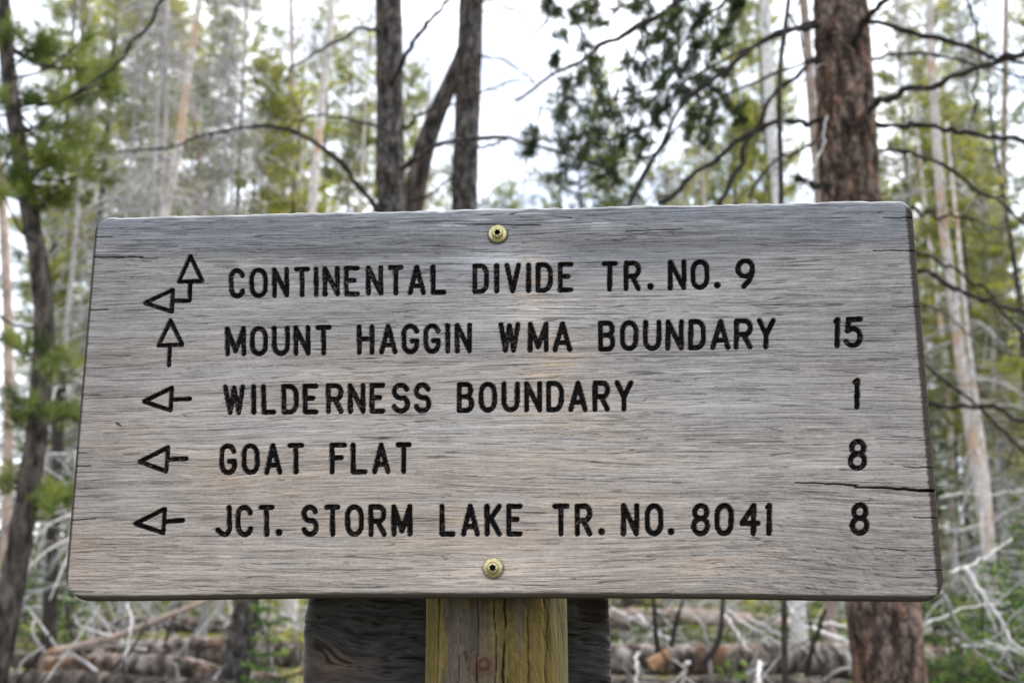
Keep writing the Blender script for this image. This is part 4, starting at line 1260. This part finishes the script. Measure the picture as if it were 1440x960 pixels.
# ------------------------------------------------------------------ fallen timber
def log(pts, dist, w0, w1, label, mat='log', stubs=6, seed=0, drift=0.0, fresh=False, name='fallen_log'):
    P = path(pts, dist, drift)
    S = catmull(P, max(int(np.linalg.norm(P[-1] - P[0]) / 0.05), 12))
    mid = S.mean(0)
    o = empty(name, (mid[0], mid[1], float(ground_z(mid[0], mid[1]))))
    tag(o, label, 'log')
    rad = np.linspace(px_r(w0, dist), px_r(w1, dist + drift), len(S))
    g = Geo()
    g.tube(S, rad, 22, 0.10, 20 + seed)
    g.build('log_body', M[mat], o, origin=o.location)
    r_l = np.random.default_rng(40 + seed)
    for _ in range(stubs):
        i_ = r_l.integers(1, len(S) - 1)
        v = r_l.normal(size=3) + np.array([0, -0.4, 0.7])
        v /= np.linalg.norm(v)
        l_ = 0.15 + 0.45 * r_l.random()
        gs = Geo()
        gs.tube(catmull([S[i_], S[i_] + v * l_ * 0.6, S[i_] + v * l_ + r_l.normal(size=3) * 0.06], 7), np.linspace(0.013, 0.005, 7), 6, 0.1)
        gs.build('branch_stub', M['dead_grey'] if r_l.random() < 0.6 else M['dead_dark'], o, origin=o.location)
    if fresh:
        d = (S[0] - S[2]) / np.linalg.norm(S[0] - S[2])
        ge = Geo()
        ge.tube(np.array([S[0] - d * 0.02, S[0] + d * 0.03, S[0] + d * 0.07]), np.array([rad[0] * 1.03, rad[0] * 0.8, rad[0] * 0.2]), 14, 0.3, 5)
        ge.build('broken_end', M['fresh'], o, origin=o.location)
    return o
log([(780, 925), (880, 926), (1000, 928), (1120, 925), (1220, 930), (1330, 934), (1460, 936), (1560, 940)], 7.2, 40, 46, 'long dark grey log lying behind the big pine', seed=1, stubs=9)
log([(820, 873), (890, 868), (960, 866), (1040, 872), (1120, 880)], 10.5, 26, 20, 'pale sunlit log beyond the long dark log', 'pale_trunk', seed=2, stubs=4)
log([(845, 962), (930, 966), (1040, 960), (1180, 968)], 6.4, 26, 22, 'low dark log at the foot of the long log', 'bark_dark', seed=3, stubs=4)
log([(940, 918), (928, 927), (914, 936)], 6.75, 15, 20, 'short broken orange-brown branch stump on the long log', 'fresh', seed=4, stubs=0)
log([(120, 925), (180, 918), (250, 914), (320, 916), (420, 920)], 7.0, 36, 34, 'grey weathered log under the sign beside the leaning trunk', seed=5, stubs=7)
log([(60, 940), (150, 934), (240, 936), (310, 950), (400, 966)], 6.5, 32, 26, 'rotten dark brown log below the grey weathered log', 'log', seed=6, stubs=5)
log([(-40, 930), (20, 925), (70, 935), (130, 958)], 6.6, 26, 20, 'dark mossless log end near the crooked green pine', 'bark_dark', seed=7, stubs=5)
log([(-30, 962), (100, 958), (240, 968), (330, 972)], 5.9, 30, 30, 'dark brown log lowest in the heap under the sign', 'bark_dark', seed=8, stubs=6)
log([(78, 915), (130, 903), (170, 892), (230, 868), (285, 846), (330, 822)], 6.2, 11, 6, 'pale debarked pole with broken orange end, propped on logs', 'pale_trunk', seed=9, stubs=2, fresh=True, name='fallen_pole')
log([(130, 890), (200, 876), (300, 880), (380, 872)], 9.0, 22, 18, 'thin grey log farther back under the sign', seed=10, stubs=6)

STK = [
 ([z92(45,180), z92(110,215), z92(180,250)], 6.4, 6), ([z92(130,200), z92(200,260), z92(260,300)], 6.9, 5), ([z92(430,190), z92(500,235), z92(560,280), z92(640,310)], 6.3, 7), ([z92(510,215), z92(580,245), z92(640,280), z92(700,320)], 6.6, 7),
 ([z92(630,150), z92(655,200), z92(685,243), z92(740,250)], 6.5, 5), ([z92(720,240), z92(800,275), z92(880,302)], 6.4, 6), ([z92(565,290), z92(520,380), z92(470,440)], 6.0, 6), ([z92(545,360), z92(543,400), z92(545,440)], 5.8, 8), ([z92(310,365), z92(288,375), z92(290,440)], 5.9, 7),
 ([z92(132,335), z92(130,380), z92(132,440)], 5.9, 6), ([z92(640,225), z92(680,290), z92(720,350)], 6.7, 4), ([z92(1240,45), z92(1275,100), z92(1310,150), z92(1350,220), z92(1390,290), z92(1460,345)], 5.6, 8),
 ([z92(1165,130), z92(1180,200), z92(1195,280), z92(1260,350), z92(1330,400), z92(1450,440)], 5.5, 7), ([z92(1230,310), z92(1320,285), z92(1400,310), z92(1450,330)], 5.8, 6), ([z92(1190,60), z92(1250,45), z92(1320,10), z92(1400,-50)], 6.0, 5),
 ([(1340, 830), (1335, 780), (1352, 720), (1366, 650), (1362, 600), (1372, 560)], 6.2, 5), ([(1320, 700), (1345, 690), (1385, 700), (1440, 690)], 6.6, 3.5), ([z92(420,180), z92(470,260), z92(520,330)], 6.8, 4), ([z92(200,190), z92(300,300), z92(340,310)], 6.8, 5),
 ([z92(760,230), z92(820,235), z92(870,250)], 7.0, 4), ([(60, 960), (110, 900), (140, 850)], 5.8, 4), ([(180, 850), (190, 880), (175, 930)], 6.2, 5), ([(170, 800), (178, 850), (190, 880)], 7.0, 5), ([(120, 910), (190, 900), (240, 905)], 6.3, 3),
 ([(250, 840), (215, 880), (200, 900)], 6.5, 4), ([(395, 860), (430, 880), (470, 900)], 7.2, 6), ([(300, 860), (330, 890), (380, 905)], 7.0, 4), ([(1390, 860), (1420, 830), (1460, 800)], 6.4, 4), ([(1300, 880), (1350, 850), (1420, 846)], 6.0, 4), ([(40, 640), (70, 660), (108, 690)], 6.2, 4),
 ([(1310, 740), (1350, 760), (1400, 740), (1450, 700)], 7, 4),
]
for q, (pts, dist, w) in enumerate(STK):
    P = path(pts, dist, 0.3 * (-1) ** q)
    S = catmull(P, len(P) * 6)
    g = Geo()
    w = w * 0.85
    tt = np.linspace(0, 1, len(S))
    S = S * 0.55 + (S[0] * (1 - tt[:, None]) + S[-1] * tt[:, None]) * 0.45 + np.stack([vn(tt * 11, 0 * tt + a_, 600 + q) for a_ in range(3)], 1) * 0.012
    g.tube(S, np.linspace(px_r(w, dist), px_r(w * 0.45, dist), len(S)), 7, 0.15, q)
    twigs_on(g, S, 0, np.random.default_rng(300 + q), 7, 0.20, px_r(w * 0.28, dist))
    o = g.build('fallen_branch', M['stick'] if q % 3 and pts[0][0] > 480 else M['dead_grey'], origin=S.mean(0))
    o.location = tuple(S.mean(0))
    mpx = np.mean([p_[0] for p_ in pts])
    tag(o, 'bleached bare branch ' + ('in the log heap by the leaning trunk' if mpx < 480 else 'lying across the long log between post and big pine' if mpx < 1210 else 'in the white tangle past the big pine'), 'branch', 'bleached branches in the fallen timber')
for q, (pts, dist, w) in enumerate([([z92(770,180), z92(745,260), z92(720,330), z92(710,410)], 6.2, 8), ([z92(425,130), z92(420,220), z92(405,300), z92(360,360)], 6.3, 9), ([z92(190,140), z92(195,240), z92(205,330)], 6.5, 8), ([z92(290,150), z92(265,230), z92(250,310)], 6.6, 7),
        ([z92(715,210), z92(740,340), z92(780,380)], 6.1, 5), ([z92(1300,150), z92(1300,280), z92(1310,340)], 6.4, 5), ([(95, 850), (100, 890), (118, 930)], 6.4, 8), ([(255, 845), (240, 880), (230, 910)], 6.6, 6)]):
    S = catmull(path(pts, dist), 20)
    g = Geo()
    g.tube(S, np.linspace(px_r(w * 0.6, dist), px_r(w, dist), 20), 8, 0.12, q)
    twigs_on(g, S, 0, np.random.default_rng(400 + q), 4, 0.25, px_r(w * 0.3, dist))
    o = g.build('fallen_branch', M['dead_dark'], origin=S.mean(0))
    o.location = tuple(S.mean(0))
    tag(o, 'dark upright dead stub poking out of the ' + ('log heap by the leaning trunk' if pts[0][0] < 480 else 'long log' if pts[0][0] < 1250 else 'white tangle past the big pine'), 'branch', 'dark stubs in the fallen timber')

# fir saplings
def fir(px, py_top, dist, label, seed, w=0.45, group=None):
    r_l = np.random.default_rng(seed)
    top = at(px, py_top, dist)
    gz_ = float(ground_z(top[0], top[1]))
    H = max(top[2] - gz_, 0.25)
    o = empty('fir_sapling', (top[0], top[1], gz_))
    tag(o, label, 'fir sapling', group)
    g = Geo()
    g.tube(np.array([[0, 0, -0.05], [0.01, 0, H * 0.5], [0, 0.01, H]]), np.array([0.014, 0.009, 0.003]), 7)
    g.build('trunk', M['bark_dark'], o)
    Cs, As = [], []
    gb = Geo()
    z_ = 0.06
    while z_ < H:
        f = z_ / H
        for _ in range(5):
            az = r_l.random() * 6.283
            L_ = w * (1.02 - f) * (0.6 + 0.5 * r_l.random()) + 0.04
            v = np.array([math.cos(az), math.sin(az), 0.15 + 0.2 * r_l.normal()])
            gb.tube(np.array([[0, 0, z_], v * L_ * 0.5 + [0, 0, z_], v * L_ + [0, 0, z_ - 0.02]]), np.array([0.005, 0.004, 0.002]), 4, cap=False)
            for t in np.arange(0.15, 1.01, 0.045 / max(L_, 0.05)):
                lat = np.cross(v, (0, 0, 1)) * r_l.normal() * 0.07 * (1.2 - t)
                Cs.append(v * L_ * t + [0, 0, z_] + lat)
                As.append(v + lat * 6)
        z_ += 0.075
    g = Geo()
    g.tufts(np.array(Cs), np.array(As), 0.055, 9, r_l, 0.008, 0.6)
    tag(gb.build('branches', M['dead_dark'], o), kind='stuff')
    tag(g.build('crown', M['fir'], o, smooth=False), kind='stuff')
    return o
fir(378, 838, 5.6, 'small bright fir sapling beside the leaning trunk under the sign', 1, 0.22)
fir(1395, 790, 6.8, 'broad green fir sapling behind the forked white branch', 2, 0.7)
fir(1330, 850, 6.2, 'low green fir sapling right against the big pine trunk', 3, 0.5)
fir(1150, 850, 7.9, 'green fir sapling between the dark log and the big pine', 4, 0.6)
fir(1080, 862, 8.6, 'fir sapling spreading behind the crossed white sticks', 5, 0.6)
fir(930, 846, 9.0, 'fir sapling in front of the pale sunlit log', 6, 0.5)
fir(1440, 700, 8.0, 'taller fir sapling at the end of the long dark log', 7, 0.8)
fir(215, 842, 9.5, 'far fir sapling behind the propped pole', 8, 0.5)
fir(75, 700, 8.5, 'ragged fir sapling behind the short dark broken trunk', 9, 0.6)
fir(1305, 800, 9.0, 'fir sapling half hidden behind the sign corner and big pine', 12, 0.7)
fir(1420, 850, 5.9, 'bushy fir sapling under the forked white branch', 13, 0.5)
fir(1350, 905, 5.4, 'squat fir sapling at the big pine foot', 14, 0.4)
fir(1025, 930, 6.0, 'tiny fir sapling before the long dark log', 10, 0.2)
fir(110, 838, 7.0, 'little fir sapling by the grey thin stem', 11, 0.25)

# ------------------------------------------------------------------ uncountable floor cover
def scatter(n_, y0, y1):
    y = y0 + (y1 - y0) * fr.random(n_) ** 1.3
    x = (fr.random(n_) - 0.5) * 1.6 * (y + 3)
    return x, y, ground_z(x, y)
x, y, z = scatter(7000, 4.2, 17)
g = Geo()
az = fr.random(len(x)) * 6.283
L_ = 0.1 + 0.5 * fr.random(len(x)) ** 2
tilt = np.abs(fr.normal(size=len(x))) * 0.25
d = np.stack([np.cos(az), np.sin(az), tilt], 1) * L_[:, None]
c = np.stack([x, y, z + 0.015], 1)
for q in range(len(x)):
    g.tube(np.array([c[q], c[q] + d[q] * 0.5 + fr.normal(size=3) * 0.012, c[q] + d[q]]), np.array([0.006, 0.005, 0.003]) * (0.6 + fr.random()), 3, cap=False)
tag(g.build('forest_litter', M['dead_grey']), 'grey dead twigs littering the forest floor', 'twig litter', kind='stuff')
x, y, z = scatter(6500, 4.5, 30)
keep = vn(x / 1.1, y / 1.1, 44) > -0.05
x, y, z = x[keep], y[keep], z[keep]
g = Geo()
C_ = np.stack([x, y, z + 0.05], 1)
g.tufts(C_, np.tile([0, 0, 1.0], (len(x), 1)) + fr.normal(size=(len(x), 3)) * 0.3, 0.16 + 0.1 * fr.random(len(x)), 14, fr, 0.02, 0.9)
tag(g.build('undergrowth', M['needle_yellow'], smooth=False), 'low green plants between the fallen timber', 'undergrowth', kind='stuff')
